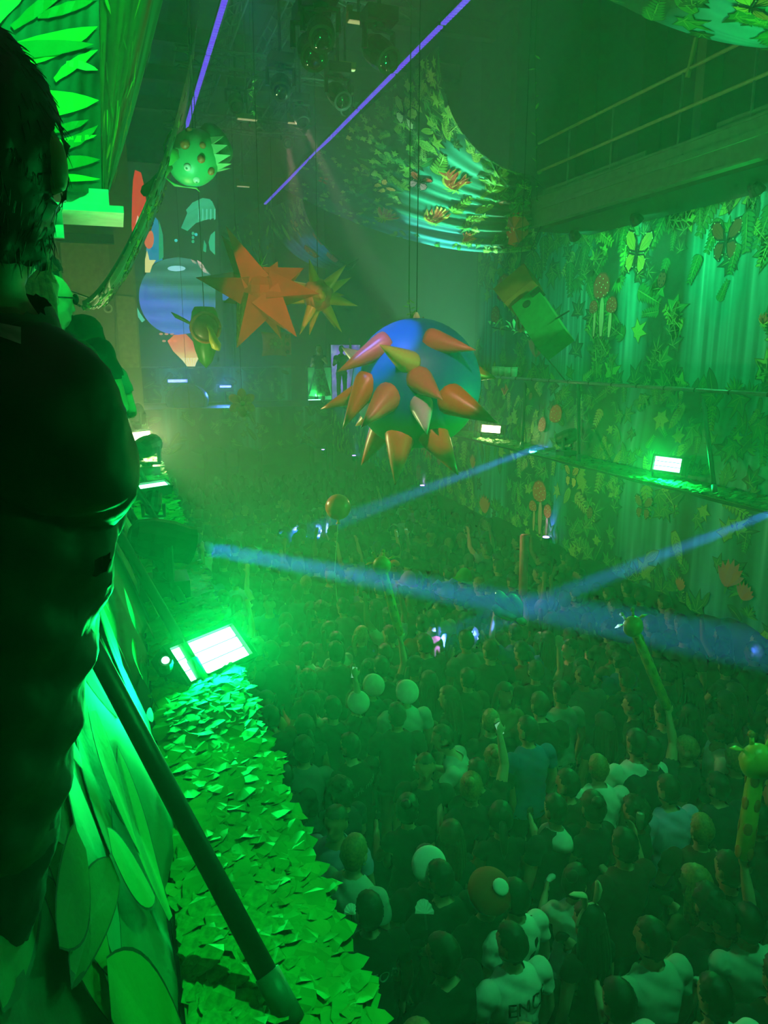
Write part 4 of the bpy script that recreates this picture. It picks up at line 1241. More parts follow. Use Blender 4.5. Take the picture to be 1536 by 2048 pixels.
for (bx, by), (tx, ty), near, rpx, m in spk:
    if m is None: continue
    bx, by, tx, ty = bx - 7, by + 12, tx - 7 * .5, ty + 12
    r2 = (bx * bx + by * by) / 128 ** 2
    if r2 > .92: s = math.sqrt(.92 / r2); bx *= s; by *= s; r2 = .92
    dz = math.sqrt(1 - r2) * bR * (-1 if near else .6)
    bpos = rgt * (bx * k_) - upv * (by * k_) + fwd * dz
    n = bpos.normalized()
    tip = rgt * (tx * k_) - upv * (ty * k_) + fwd * (dz + n.dot(fwd) * 55 * k_)
    d = tip - bpos * .9
    cone(th, 'spike', bc + bpos * .93, d, rpx * .86 * k_, d.length, m, 16)
for a in range(9):                                   # the side turned away from the viewer
    ph = a * 2 * PI / 9
    d = (fwd * (.55 + .4 * abs(math.cos(ph * 1.5))) + rgt * math.cos(ph) * .6 + upv * math.sin(ph) * .7).normalized()
    cone(th, 'spike', bc + d * bR * .95, d, .17, .5, [M_RED, M_SALMON][a % 2], 14)
cord(th, bc + Vector((0, 0, bR)), ROOF)
# leaf tuft on the cord
# -- red foil star
sc_ = at_x(522, 580, 2.2); k_ = proj(sc_)[2] / FPX
th = thing('star_balloon', 'large red foil star balloon with green glinting points', 'inflatable', sc_ - Vector((0, 0, .7)))
M_FOILR = mat('red foil', '#d02a22', .22, .35, var=.15, scale=5, bump=.1)
M_FOILG = mat('green gold foil', '#8a8a30', .16, .55, var=.3, scale=14, bump=.35)
MB().ball(sc_, (40 * k_, 40 * k_, 40 * k_), 14, 9).build('core', M_FOILR, th)
for tx, ty, dz, r in ((-130, -24, 0, 36), (-82, 22, .25, 26), (-52, 114, -.1, 40), (72, 92, -.2, 38), (34, 96, .3, 24), (118, 8, -.1, 34), (84, -46, .35, 34), (-58, -116, -.35, 32), (-80, -108, .25, 30), (30, -60, .4, 24), (10, 0, .5, 30)):
    d = rgt * (tx * k_) - upv * (ty * k_) + fwd * dz * .8
    x, y, w = frame_of(d)
    L = d.length; rr_ = r * 1.2 * k_
    # four-sided point, one side of the other foil
    q = [sc_ + x * rr_ * math.cos(a + .4) + y * rr_ * math.sin(a + .4) + w * (20 * k_) for a in (0, PI / 2, PI, 3 * PI / 2)]
    mb = MB(); mb.add(q + [sc_ + d], [(0, 1, 4), (1, 2, 4), (3, 0, 4), (3, 2, 1, 0)], mi=0); mb.add([q[2], q[3], sc_ + d], [(0, 1, 2)], mi=1)
    mb.build('point', [M_FOILR, M_FOILG], th)
cord(th, sc_ + Vector((0, 0, 30 * k_))); 
mb = MB()
for k in range(9): a = k * 2.4; mb.tube([sc_ + upv * (44 * k_), sc_ + upv * ((50 + 10 * (k % 3)) * k_) + Vector((math.cos(a), math.sin(a), 0)) * .12], [.014, .002], 4)
mb.build('leaf_tuft', mat('plastic ivy', '#2f8a3a', .5), th)
# -- gold star ball
gc = at_x(636, 590, 3.4); k_ = proj(gc)[2] / FPX
th = thing('star_balloon', 'smaller red balloon ball with long gold spikes behind the red star', 'inflatable', gc - Vector((0, 0, .5)))
MB().ball(gc, 32 * k_, 20, 12).build('ball', mat('coral balloon vinyl', '#d4604a', .35), th, smooth=True)
for tx, ty, dz, r in ((-14, -66, -.2, 12), (58, -56, -.15, 12), (66, -36, .2, 12), (80, 22, -.1, 13), (50, -4, .4, 9), (46, 72, .1, 12), (32, 64, .3, 11), (-20, 78, .1, 12), (-36, 78, -.2, 12), (-72, 16, 0, 13), (-58, -30, .2, 12), (-48, -14, .3, 10), (12, 12, -.6, 14), (-8, -4, .6, 12), (-60, -10, -.35, 10)):
    d = rgt * (tx * k_) - upv * (ty * k_) + fwd * dz * 1.1
    cone(th, 'spike', gc + d.normalized() * 24 * k_, d, r * k_, max(d.length - 24 * k_, .1), M_GOLD, 10)
cord(th, gc + Vector((0, 0, 30 * k_)))
# -- pitcher plant
pc_ = at_y(408, 668, 12.0); k_ = proj(pc_)[2] / FPX
th = thing('pitcher_plant_balloon', 'green pitcher-plant inflatable with a dark mouth and curled yellow tongue', 'inflatable', at_y(408, 735, 12))
def px_(x, y, dz=0): return at_y(x, y, 12.0 + dz)
mb = MB()
prof = [(.02, -72), (16, -58), (26, -35), (33, -8), (35, 15), (31, 38), (24, 48)]
mb.lathe(px_(410, 664), (0.02, 0, 1), [(r * k_, t * k_) for r, t in prof], 24, squash=.8)
mb.build('pitcher', mat('leaf green vinyl', '#3d8a30', .4, var=.2, scale=3), th, smooth=True)
mb = MB()
mo = px_(411, 655, -.30)
mb.ball(mo, (24 * k_, .10, 24 * k_), 20, 12); mb.build('mouth', mat('maroon vinyl', '#5a2a18', .4), th, smooth=True)
mb = MB(); mb.tube([mo + Vector((27 * k_ * math.cos(a), -.0, 27 * k_ * math.sin(a))) for a in [2 * PI * k / 24 for k in range(25)]], 4 * k_, 8)
mb.build('lip', mat('orange brown vinyl', '#a0522a', .4), th, smooth=True)
mb = MB(); mb.tube([px_(415, 650, -.42), px_(422, 662, -.5), px_(426, 678, -.52), px_(433, 692, -.5), px_(438, 700, -.46)], [3 * k_, 5 * k_, 8 * k_, 10 * k_, 3 * k_], 10)
mb.build('tongue', mat('yellow green vinyl', '#b4a83a', .4), th, smooth=True)
mb = MB(); mb.tube([px_(386, 650), px_(368, 640), px_(352, 632), px_(342, 624)], [5 * k_, 7 * k_, 8 * k_, 1 * k_], 10, flat=.5)
mb.build('leaf', mat('olive vinyl', '#4a6a24', .4), th, smooth=True)
cord(th, px_(408, 622)); 
# -- spotted seed pod with crown, eyes and leaf arms
pc_ = at_y(388, 316, 10.0); k_ = proj(pc_)[2] / FPX
th = thing('seed_pod_balloon', 'green spotted pod inflatable with eyes, pointed crown and leafy arm', 'inflatable', at_y(388, 372, 10.0))
def px_(x, y, dz=0): return at_y(x, y, 10.0 + dz)
M_POD = mat('mint green vinyl', '#2fae62', .42, var=.08, scale=2)
mb = MB(); tilt = Euler((0, math.radians(35), 0)).to_matrix()
mb.ball(pc_, (50 * k_, 46 * k_, 56 * k_), 30, 18, tilt); mb.build('body', M_POD, th, smooth=True)
ax = (px_(448, 300) - pc_).normalized()
for k in range(12):
    a = 2 * PI * k / 12
    x, y, w = frame_of(ax)
    rad = x * math.cos(a) + y * math.sin(a)
    b0 = pc_ + ax * 34 * k_ + rad * 34 * k_
    e = pc_ + ax * 66 * k_ + rad * 36 * k_
    t = rad.cross(ax)
    mb = MB(); mb.add([b0 + t * 10 * k_, b0 - t * 10 * k_, e, b0 + t * 10 * k_ - rad * 4 * k_, b0 - t * 10 * k_ - rad * 4 * k_], [(0, 1, 2), (4, 3, 2), (3, 0, 2), (1, 4, 2)])
    mb.build('crown_point', mat('pale mint vinyl', '#7fc27a', .42), th)
mb = MB(); mb.lathe(pc_ + ax * 30 * k_ + Vector((0, .06, .06)), (ax + Vector((0, .2, .45))), [(34 * k_, 0), (40 * k_, 12 * k_), (42 * k_, 24 * k_), (38 * k_, 34 * k_)], 14)
mb.build('hood', mat('dark green vinyl', '#0d5a34', .5), th, smooth=True)
M_SPOT = mat('rust spot vinyl', '#9a5a26', .45)
for x, y, r in ((368, 302, 10), (401, 302, 6.5), (397, 327, 8), (417, 344, 8), (379, 272, 7), (348, 284, 8)):
    d = Vector((x - 388, 0, 316 - y)) * k_
    yy_ = -math.sqrt(max(.05, 1 - (d.x ** 2 + d.z ** 2) / (50 * k_) ** 2)) * 47 * k_
    p = pc_ + Vector((d.x, yy_ * .98, d.z)); n = (p - pc_).normalized()
    mb = MB(); mb.lathe(p - n * .01, n, [(r * k_, 0), (r * k_ * .9, .03), (r * k_ * .4, .05), (.001, .055)], 14); mb.build('spot', M_SPOT, th, smooth=True)
for x, y in ((371, 342), (388, 360)):
    d = Vector((x - 388, 0, 316 - y)) * k_
    yy_ = -math.sqrt(max(.05, 1 - (d.x ** 2 + d.z ** 2) / (50 * k_) ** 2)) * 47 * k_
    p = pc_ + Vector((d.x, yy_, d.z)); n = (p - pc_).normalized()
    ey = MB().ball(p, 7.5 * k_, 14, 9).build('eye', mat('pale eye vinyl', '#cfe6c4', .3), th, smooth=True)
    MB().ball(p + n * 5 * k_, 3.2 * k_, 10, 7).build('pupil', mat('green pupil vinyl', '#1c7a50', .3), ey, smooth=True)
M_ARM = mat('leaf green arm vinyl', '#2a9a3a', .4)
mb = MB(); mb.tube([px_(340, 332, -.3), px_(322, 352, -.35), px_(305, 370, -.4), px_(292, 382, -.42), px_(284, 388, -.42)], [7 * k_, 9 * k_, 9 * k_, 11 * k_, 5 * k_], 12)
mb.build('arm', M_ARM, th, smooth=True)
mb = MB(); mb.tube([px_(336, 336, -.32), px_(340, 318, -.38), px_(350, 306, -.36), px_(356, 300, -.3)], [4 * k_, 11 * k_, 12 * k_, 2 * k_], 12, flat=.35)
mb.build('arm_leaf', M_ARM, th, smooth=True)
mb = MB(); mb.tube([px_(330, 312), px_(328, 290), px_(336, 272), px_(348, 258), px_(358, 248)], [2 * k_, 3.5 * k_, 4 * k_, 6 * k_, 1 * k_], 10, flat=.5)
mb.build('stem_leaf', M_ARM, th, smooth=True)
mb = MB(); mb.tube([px_(332, 356), px_(350, 370), px_(370, 374), px_(392, 376), px_(400, 384)], [2 * k_, 6 * k_, 2 * k_, 3.5 * k_, 1 * k_], 10, flat=.5)
mb.build('stem_leaf', M_ARM, th, smooth=True)
cord(th, pc_ + Vector((0, 0, 48 * k_)))
# -- orange cushion lantern printed with a flower
c = at_x(552, 688, 4.2); k_ = proj(c)[2] / FPX
th = thing('cushion_balloon', 'orange square cushion balloon with a flower centre below the red star', 'inflatable', c - Vector((0, 0, .4)))
def cushion(c, hx, hz, dep, R=None):
    mb = MB()
    def S(u, v, s):
        a, b = 2 * u - 1, 2 * v - 1
        e = (1 - a ** 4) * (1 - b ** 4)
        pinch = 1 - .09 * (1 - abs(b)) if abs(a) > .9 else 1
        px2 = a * hx * (1 - .10 * (1 - b * b) * abs(a)); pz = b * hz * (1 - .08 * (1 - a * a) * abs(b))
        p = Vector((px2, -s * dep * e ** .5 if e > 0 else 0, pz))
        return c + (R @ p if R else p)
    mb.grid(lambda u, v: S(u, v, 1), 14, 14); mb.grid(lambda u, v: S(1 - u, v, -1), 14, 14)
    return mb
cushion(c + Vector((-.06, 0, 0)), 25 * k_, 24 * k_, .16).build('cushion', mat('orange vinyl', '#c8683a', .4, var=.2, scale=6), th, smooth=True)
cushion(c + Vector((22 * k_, .12, 0)), 11 * k_, 22 * k_, .2).build('side_cushion', mat('coral vinyl', '#cf5240', .4), th, smooth=True)
for a in range(3): MB().ball(c + Vector((22 * k_, -.10, (a - 1) * 15 * k_)), (4 * k_, .02, 4 * k_), 10, 6).build('spot', mat('brown red vinyl', '#8a3a34', .4), th, smooth=True)
mb = MB()
for k in range(8): a = k * PI / 4; mb.ball(c + Vector((-.06 + 8 * k_ * math.cos(a), -.17, 8 * k_ * math.sin(a))), (5 * k_, .02, 3.5 * k_), 8, 5, Euler((0, -a, 0)).to_matrix())
mb.build('flower_petals', mat('dull gold vinyl', '#b07a3a', .4), th, smooth=True)
MB().ball(c + Vector((-.06, -.18, 0)), (4 * k_, .03, 4 * k_), 10, 6).build('flower_centre', mat('lime vinyl', '#a8b040', .4), th, smooth=True)
cord(th, c + Vector((0, 0, .3)))
# -- flower shaped balloon, faint in the haze
c = at_y(484, 806, 17.0); k_ = proj(c)[2] / FPX
th = thing('flower_balloon', 'orange six-petalled flower balloon floating in the haze', 'inflatable', c - Vector((0, 0, .35)))
for k in range(6):
    a = k * PI / 3 + PI / 6
    MB().ball(c + Vector((16 * k_ * math.cos(a), 0, 16 * k_ * math.sin(a))), (13 * k_, .08, 9 * k_), 12, 8, Euler((0, -a, 0)).to_matrix()).build('petal', mat('orange tan vinyl', '#c87838', .45), th, smooth=True)
for k in range(6):
    a = k * PI / 3
    MB().ball(c + Vector((12 * k_ * math.cos(a), -.07, 12 * k_ * math.sin(a))), (5 * k_, .05, 3 * k_), 8, 6, Euler((0, -a, 0)).to_matrix()).build('inner_petal', mat('gold tan vinyl', '#d49a4a', .45), th, smooth=True)
MB().ball(c + Vector((0, -.1, 0)), (5 * k_, .06, 5 * k_), 10, 7).build('flower_centre', mat('lime vinyl', '#a8b040', .4), th, smooth=True)
cord(th, c + Vector((0, 0, .3)))
# -- blue ball balloon by the stage
c = at_y(375, 800, 22.5); k_ = proj(c)[2] / FPX
th = thing('ball_balloon', 'large blue ball balloon blurred by haze below the screen', 'inflatable', c - Vector((0, 0, .6)))
MB().ball(c, (42 * k_, 42 * k_, 32 * k_), 24, 14).build('ball', mat('violet blue vinyl', '#3f4cb0', .4), th, smooth=True)
for a in range(8): 
    ph = a * PI / 4
    MB().tube([c + Vector((42.2 * k_ * math.cos(ph) * math.sin(t), 42.2 * k_ * math.sin(ph) * math.sin(t), 32.2 * k_ * math.cos(t))) for t in [PI * j / 12 for j in range(13)]], .012, 4).build('seam', mat('dark blue vinyl', '#2a3484', .4), th)
cord(th, c + Vector((0, 0, .5)))
# -- birdhouse
c = at_x(1084, 645, 6.05); k_ = proj(c)[2] / FPX
th = thing('birdhouse_balloon', 'tilted green birdhouse inflatable with a brown roof and black entrance hole', 'inflatable', at_x(1110, 715, 6.05))
def q_(x, y, dx=0): return at_x(x, y, 6.05 + dx)
Lb = (q_(1112, 690) - q_(1058, 605)); ln = Lb.length
w = Lb.normalized(); nrm = Vector((-.62, -.78, 0)); nrm = (nrm - w * nrm.dot(w)).normalized(); sd = nrm.cross(w)
R = Matrix((sd, -nrm, w)).transposed()
cb = (q_(1112, 690) + q_(1058, 605)) / 2
MB().box(cb, (62 * k_, .34, ln), R).build('body', mat('green vinyl panel', '#1f9a4a', .5), th)
cr_ = q_(1040, 583)
MB().box(cr_, (80 * k_, .46, 52 * k_), R, taper=.9).build('roof', mat('brown timber print vinyl', '#8a5a2c', .6, var=.35, scale=3), th)
MB().lathe(q_(1065, 621) + nrm * .172, nrm, [(9 * k_, 0), (9 * k_, .02), (7.5 * k_, .025), (.001, .015)], 18).build('entrance_hole', mat('black hole vinyl', '#06140a', .8), th)
MB().tube([q_(1104, 642), q_(1138, 622)], .012, 6).build('perch', M_DARK, th)
MB().box(q_(1075, 588), (22 * k_, .2, 6 * k_), R).build('roof_edge', M_DARK, th)
mb = MB(); a0 = q_(1042, 640); mb.tube([a0 + Vector((0, 14 * k_ * math.cos(t), 22 * k_ * math.sin(t))) for t in [2 * PI * j / 16 for j in range(17)]], .03, 6)
mb.build('hoop', mat('brown hoop', '#5a3a22', .5), th, smooth=True)
cord(th, cr_ + Vector((0, 0, .25)))
# glinting plastic foliage on the balcony beside it
th = thing('plastic_foliage', 'glinting plastic foliage on the balcony beside the birdhouse', 'foliage', at_x(1015, 665, 6.9))
for k in range(14):
    p = at_x(980 + 6 * k + RNG.uniform(-4, 4), 648 + 1.6 * k + RNG.uniform(-6, 8), 6.9)
    e = p + Vector((RNG.uniform(-.1, .1), RNG.uniform(-.3, .3), RNG.uniform(-.12, .2)))
    MB().tube([p, p.lerp(e, .5) + Vector((0, 0, .03)), e], [.008, .035, .003], 5, flat=.25).build('leaf', mat('bright plastic leaf', '#a8dcb0', .3), th)
MB().tube([at_x(985, 655, 6.9), at_x(1055, 668, 6.9), Vector((7.8, at_x(1055, 668, 6.9).y, 4.52))], .012, 5).build('stem', M_DARK, th)
# -- red balloon over the crowd
c = at_z(676, 1014, 3.1); k_ = proj(c)[2] / FPX
th = thing('ball_balloon', 'round orange red balloon floating just above the far crowd', 'balloon', c - Vector((0, 0, 26 * k_)))
MB().ball(c, (25.5 * k_, 25.5 * k_, 26 * k_), 24, 14).build('ball', mat('orange red balloon rubber', '#dc5238', .3), th, smooth=True)
MB().lathe(c - Vector((0, 0, 25 * k_)), (0, 0, -1), [(.02, 0), (.012, .03), (.035, .06)], 8).build('knot', MATS['orange red balloon rubber'], th)
MB().tube([c - Vector((0, 0, 27 * k_)), c - Vector((.06, 0, .9)), c - Vector((.02, 0, 1.4))], .006, 4).build('string', mat('pale string', '#c8c8b8', .6), th)
# -- hanging plastic vines and cords
for (u, v0_, v1_, Y, lab) in ((508, 165, 232, 14.0, 'thin plastic vine hanging above the red star'), (822, 600, 640, 8.6, 'leafy tuft on the cord of the spiked balloon'), (1074, 110, 400, 10.6, 'thin cord with leaf scraps beside the catwalk')):
    th = thing('hanging_vine', lab, 'vine', at_y(u, v1_, Y))
    a, b = at_y(u - 4, v0_, Y), at_y(u, v1_, Y)
    MB().tube([Vector((a.x, a.y, ROOF)), a, b], .006, 4).build('stem', mat('vine stem', '#2a5a2a', .6), th)
    for k in range(12):
        p = a.lerp(b, k / 11); e = p + Vector((RNG.uniform(-.1, .1), RNG.uniform(-.08, .08), RNG.uniform(-.06, .08)))
        MB().tube([p, p.lerp(e, .5), e], [.004, .028, .003], 5, flat=.3).build('leaf', mat('vine leaf', '#6fae4a', .5), th)
# ================================================================ people
def head_shape(mb, c, s=1.0, R=None):
    """head with jaw, nose, brow and ears, facing +y before R"""
    R = R or Matrix.Identity(3)
    c = Vector(c)
    def P(x, y, z): return c + R @ (Vector((x, y, z)) * s)
    def fn(p):
        k = 1.0
        if p.z < -.2: k -= .10 * (-p.z - .2) * (1.6 if p.y < 0 else .6)
        return k
    mb.ball(P(0, -.005, .02), (.078 * s, .098 * s, .112 * s), 18, 12, R, fn=fn)
    mb.ball(P(0, .035, -.065), (.056 * s, .056 * s, .052 * s), 12, 8, R)
    mb.tube([P(0, .08, .03), P(0, .112, -.012), P(0, .098, -.028)], [.011 * s, .017 * s, .012 * s], 8)
    mb.ball(P(0, .078, .048), (.05 * s, .02 * s, .014 * s), 10, 6, R)
    mb.ball(P(0, .09, -.058), (.024 * s, .012 * s, .010 * s), 8, 6, R)
    for e in (-1, 1): mb.ball(P(e * .082, -.012, .0), (.014 * s, .024 * s, .034 * s), 8, 6, R)
def hand_shape(mb, wrist, d, n, s=1.0, curl=.5, side=1):
    """palm and five bent fingers; d along the hand, n out of the palm"""
    d = Vector(d).normalized(); n = Vector(n); n = (n - d * n.dot(d)).normalized(); t = d.cross(n) * side
    w = Vector(wrist)
    R = Matrix((t, d, n)).transposed()
    mb.ball(w + d * .045 * s, (.042 * s, .055 * s, .02 * s), 10, 7, R)
    for k, (o, L) in enumerate(((-.030, .068), (-.010, .078), (.010, .074), (.029, .058))):
        p0 = w + d * .085 * s + t * o * s
        a = curl * .7
        p1 = p0 + (d * math.cos(a) + n * math.sin(a)) * L * .45 * s
        p2 = p1 + (d * math.cos(a * 2.2) + n * math.sin(a * 2.2)) * L * .35 * s
        p3 = p2 + (d * math.cos(a * 3.1) + n * math.sin(a * 3.1)) * L * .25 * s
        mb.tube([p0 - d * .01, p0, p1, p2, p3], [.010 * s, .0105 * s, .0098 * s, .009 * s, .007 * s], 8)
    p0 = w + d * .03 * s - t * .035 * s
    mb.tube([p0, p0 - t * .025 * s + d * .02 * s + n * .012 * s, p0 - t * .034 * s + d * .05 * s + n * .022 * s], [.013 * s, .012 * s, .008 * s], 8)
def fuse(mb, voxel=.013, smooth=4):
    """one continuous skin over overlapping shapes"""
    me = mb.mesh('tmp')
    o = bpy.data.objects.new('tmp', me)
    COL.objects.link(o)
    r = o.modifiers.new('r', 'REMESH'); r.mode = 'VOXEL'; r.voxel_size = voxel
    s = o.modifiers.new('s', 'SMOOTH'); s.iterations = smooth; s.factor = .5
    dg = bpy.context.evaluated_depsgraph_get()
    out = bpy.data.meshes.new_from_object(o.evaluated_get(dg))
    bpy.data.objects.remove(o)
    bpy.data.meshes.remove(me)
    n = len(out.vertices)
    V = np.zeros(n * 3); out.vertices.foreach_get('co', V)
    out.polygons.foreach_set('use_smooth', [True] * len(out.polygons))
    return out, V.reshape(-1, 3)
def shell(me, V, pick, off, name, jitter=0.0, seed=1, fold=0.0):
    """clothing or hair: the picked part of the body surface, lifted off the skin"""
    N = np.zeros(len(me.vertices) * 3); me.vertices.foreach_get('normal', N); N = N.reshape(-1, 3)
    o = np.full(len(V), off)
    if jitter or fold:
        rg = np.random.RandomState(seed)
        o = o + rg.uniform(-jitter, jitter, len(V)) + fold * np.sin(V[:, 2] * 55 + V[:, 0] * 31) * np.sin(V[:, 1] * 24 + V[:, 0] * 13)
    W = V + N * o[:, None]
    fs = [tuple(p.vertices) for p in me.polygons if all(pick[i] for i in p.vertices)]
    used = sorted({i for f in fs for i in f}); ix = {k: j for j, k in enumerate(used)}
    m2 = bpy.data.meshes.new(name)
    m2.from_pydata([tuple(W[i]) for i in used], [], [tuple(ix[i] for i in f) for f in fs])
    m2.polygons.foreach_set('use_smooth', [True] * len(m2.polygons))
    m2.update()
    return m2
def seg_dist(V, a, b):
    a, b = np.array(a), np.array(b)
    d = b - a; t = np.clip(((V - a) @ d) / max(d @ d, 1e-9), 0, 1)
    return np.linalg.norm(V - (a + t[:, None] * d), axis=1), t

def human(arms=('down', 'down'), lean=0.0, twist=0.0, build=1.0, hair='short', female=False, sleeve=.5, voxel=.014, look=(0, 0)):
    """body, shirt, trousers and hair meshes; feet at z = 0, facing +y"""
    w = build
    sh = .175 * w if female else .195 * w
    L = lambda z: lean * max(0, z - .95)              # forward lean
    mb = MB()
    tors = [(.84, .13, .10), (.92, .165, .118), (1.02, .148, .11), (1.14, .14 if not female else .125, .105), (1.26, .165, .115), (1.36, .175, .11), (1.42, .135, .085), (1.47, .07, .065)]
    prof = [((0, L(z), z), rx * w, ry * w) for z, rx, ry in tors]
    vs, fs, n = [], [], 18
    for (c, rx, ry) in prof:
        for k in range(n):
            a = 2 * PI * k / n
            vs.append((c[0] + rx * math.cos(a), c[1] + ry * math.sin(a), c[2]))
    for i in range(len(prof) - 1):
        for k in range(n): a, b = i * n + k, i * n + (k + 1) % n; fs.append((a, b, b + n, a + n))
    fs += [tuple(range(n - 1, -1, -1)), tuple(range((len(prof) - 1) * n, len(prof) * n))]
    mb.add(vs, fs)
    hc = Vector((look[0], L(1.62) + .025 + look[1], 1.615))
    mb.tube([(0, L(1.42), 1.42), (hc.x * .5, L(1.5) + .01, 1.50), hc + Vector((0, -.015, -.03))], [.062, .052, .055], 12)
    head_shape(mb, hc, 1.0, Euler((-.1 - lean * .4, 0, twist)).to_matrix())
    bones = {}
    for si, s in ((0, -1), (1, 1)):
        S0 = Vector((s * sh, L(1.39), 1.385))
        mode = arms[si]
        if mode == 'down': E_ = S0 + Vector((s * .06, -.02, -.27)); W_ = E_ + Vector((s * -.01, .06, -.24)); hn = Vector((-s, 0, 0))
        elif mode == 'bent': E_ = S0 + Vector((s * .07, .02, -.26)); W_ = E_ + Vector((-s * .09, .21, .08)); hn = Vector((-s, 0, .3))
        elif mode == 'up': E_ = S0 + Vector((s * .10, .10, .22)); W_ = E_ + Vector((-s * .02, .06, .24)); hn = Vector((0, 1, 0))
        elif mode == 'fore': E_ = S0 + Vector((s * .09, .14, -.18)); W_ = E_ + Vector((s * .02, .10, .24)); hn = Vector((-s, .4, 0))
        elif mode == 'cup': E_ = S0 + Vector((s * .08, .10, -.23)); W_ = E_ + Vector((-s * .05, .20, .13)); hn = Vector((-s, .3, 0))
        else: E_, W_, hn = [Vector(q) for q in mode]
        mb.ball(S0 + Vector((-s * .015, 0, -.01)), (.07 * w, .065 * w, .07 * w), 10, 8)
        mb.tube([S0, S0.lerp(E_, .5), E_], [.058 * w, .052 * w, .042 * w], 12)
        mb.tube([E_, E_.lerp(W_, .35), W_], [.042 * w, .041 * w, .028], 12)
        hand_shape(mb, W_, W_ - E_, hn, 1.0, .45, s)
        bones[si] = (S0, E_, W_)
        Hp, Kn, An = Vector((s * .09, 0, .90)), Vector((s * .10, .03, .49)), Vector((s * .105, -.01, .09))
        mb.tube([Hp, Hp.lerp(Kn, .5), Kn], [.092 * w, .075 * w, .055], 12)
        mb.tube([Kn, Kn.lerp(An, .35), An], [.055, .058, .038], 12)
        mb.tube([An + Vector((0, -.04, -.045)), An + Vector((0, .05, -.045)), An + Vector((s * .01, .16, -.055))], [.038, .043, .03], 10)
    me, V = fuse(mb, voxel)
    d_tor = np.full(len(V), True)
    armd = np.full(len(V), 9.0); armt = np.zeros(len(V))
    for si in (0, 1):
        S0, E_, W_ = bones[si]
        d1, t1 = seg_dist(V, S0, E_); d2, t2 = seg_dist(V, E_, W_)
        d = np.minimum(d1, d2); t = np.where(d1 <= d2, t1, 1 + t2)
        sel = d < armd; armd = np.where(sel, d, armd); armt = np.where(sel, t, armt)
    hl = V - np.array(hc)
    c, s_ = math.cos(-twist), math.sin(-twist)
    hx, hy, hz = hl[:, 0] * c - hl[:, 1] * s_, hl[:, 0] * s_ + hl[:, 1] * c, hl[:, 2]
    ishead = (hz > -.125) & (np.sqrt(hl[:, 0] ** 2 + hl[:, 1] ** 2) < .135) & (V[:, 2] > 1.47)
    isarm = (armd < .075 * max(w, 1)) & ~((np.abs(V[:, 0]) < sh * .9) & (V[:, 2] < 1.46) & (V[:, 2] > .85) & (armt < .6))
    # neckline slopes with the shoulders
    neck = 1.492 - .05 * ((np.abs(V[:, 0]) < .05) & (V[:, 1] > 0))
    tor = (V[:, 2] > .86) & (V[:, 2] < neck) & ~ishead & ~isarm
    slv = isarm & (armt < sleeve) & ~ishead
    shirt = shell(me, V, tor | slv, .013, 'shirt', .001, 2, .006)
    trous = shell(me, V, (V[:, 2] < .93) & (V[:, 2] > .10) & ~isarm, .012, 'trousers', .001, 3, .004)
    shoes = shell(me, V, (V[:, 2] < .115) & ~isarm, .010, 'shoes')
    hm = None
    if hair != 'bald':
        hp = ishead & (((hy < .02) & (hz > -.055 - .02 * (hy < -.05))) | (hz > .062 + .25 * np.maximum(hy, 0))) & ~((np.abs(hx) > .074) & (hy > -.035) & (hz < .03))
        hm = shell(me, V, hp, .014 if hair == 'short' else .024, 'hair', .004 if hair != 'curly' else .012, 5)
        if hair in ('long', 'pony', 'bun'):
            bm_ = MB()
            M0 = Euler((0, 0, twist)).to_matrix()
            def H(x, y, z): return hc + M0 @ Vector((x, y, z))
            if hair == 'long':
                for k in range(13):
                    a = PI * (1.0 + k / 12) if True else 0
                    x, y = .092 * math.cos(a), .10 * math.sin(a) - .01
                    dr = RNG.uniform(-.03, .02)
                    bm_.tube([H(x * .8, y * .8, .06), H(x, y, -.02), H(x * 1.12, y * 1.12 - .01, -.14), H(x * 1.2, y * 1.05 - .03, -.26 + dr), H(x * 1.0, y * .95 - .03, -.36 + dr)], [.02, .026, .028, .024, .008], 7)
            elif hair == 'pony':
                bm_.tube([H(0, -.09, .05), H(0, -.14, .04), H(.01, -.17, -.05), H(.02, -.15, -.18), H(.02, -.14, -.26)], [.02, .03, .035, .028, .006], 9)
            else:
                bm_.ball(H(0, -.08, .11), (.05, .05, .045), 12, 8, fn=lambda p: 1 + .06 * math.sin(p.z * 16 + math.atan2(p.y, p.x) * 3))
            m2 = bm_.mesh('hair', smooth=True)
            bb = bmesh.new(); bb.from_mesh(hm); bb.from_mesh(m2); bb.to_mesh(hm); bb.free(); bpy.data.meshes.remove(m2)
            hm.polygons.foreach_set('use_smooth', [True] * len(hm.polygons))
    return dict(body=me, shirt=shirt, trousers=trous, shoes=shoes, hair=hm, hc=hc, twist=twist, bones=bones)

SKINS = [mat('fair skin', '#c99a7c', .55, var=.08), mat('tan skin', '#b07c5c', .55, var=.08), mat('brown skin', '#6f4630', .55, var=.08)]
HAIRS = [mat('black hair', '#0d0a08', .5, var=.4, scale=60), mat('brown hair', '#2a1a0f', .5, var=.4, scale=60), mat('fair hair', '#8a6a3c', .5, var=.4, scale=60), mat('auburn hair', '#4a2214', .5, var=.4, scale=60)]
CLOTHS = {k: mat(k + ' cotton', v, .85, var=.15, scale=6, bump=.15) for k, v in dict(black='#0a0b0c', charcoal='#1c1f22', navy='#141c34', white='#d8dcd6', grey='#6a7070', pale='#a4b4ac', blue='#2a5a9a', olive='#3a4428', maroon='#4a1418', red='#b0301c', brown='#3c2a1c', teal='#1f6a66', sand='#a08a5a', lilac='#b09ad0').items()}
M_JEANS = mat('dark denim', '#12182a', .85)
M_SHOE = mat('dark shoe leather', '#141210', .6)

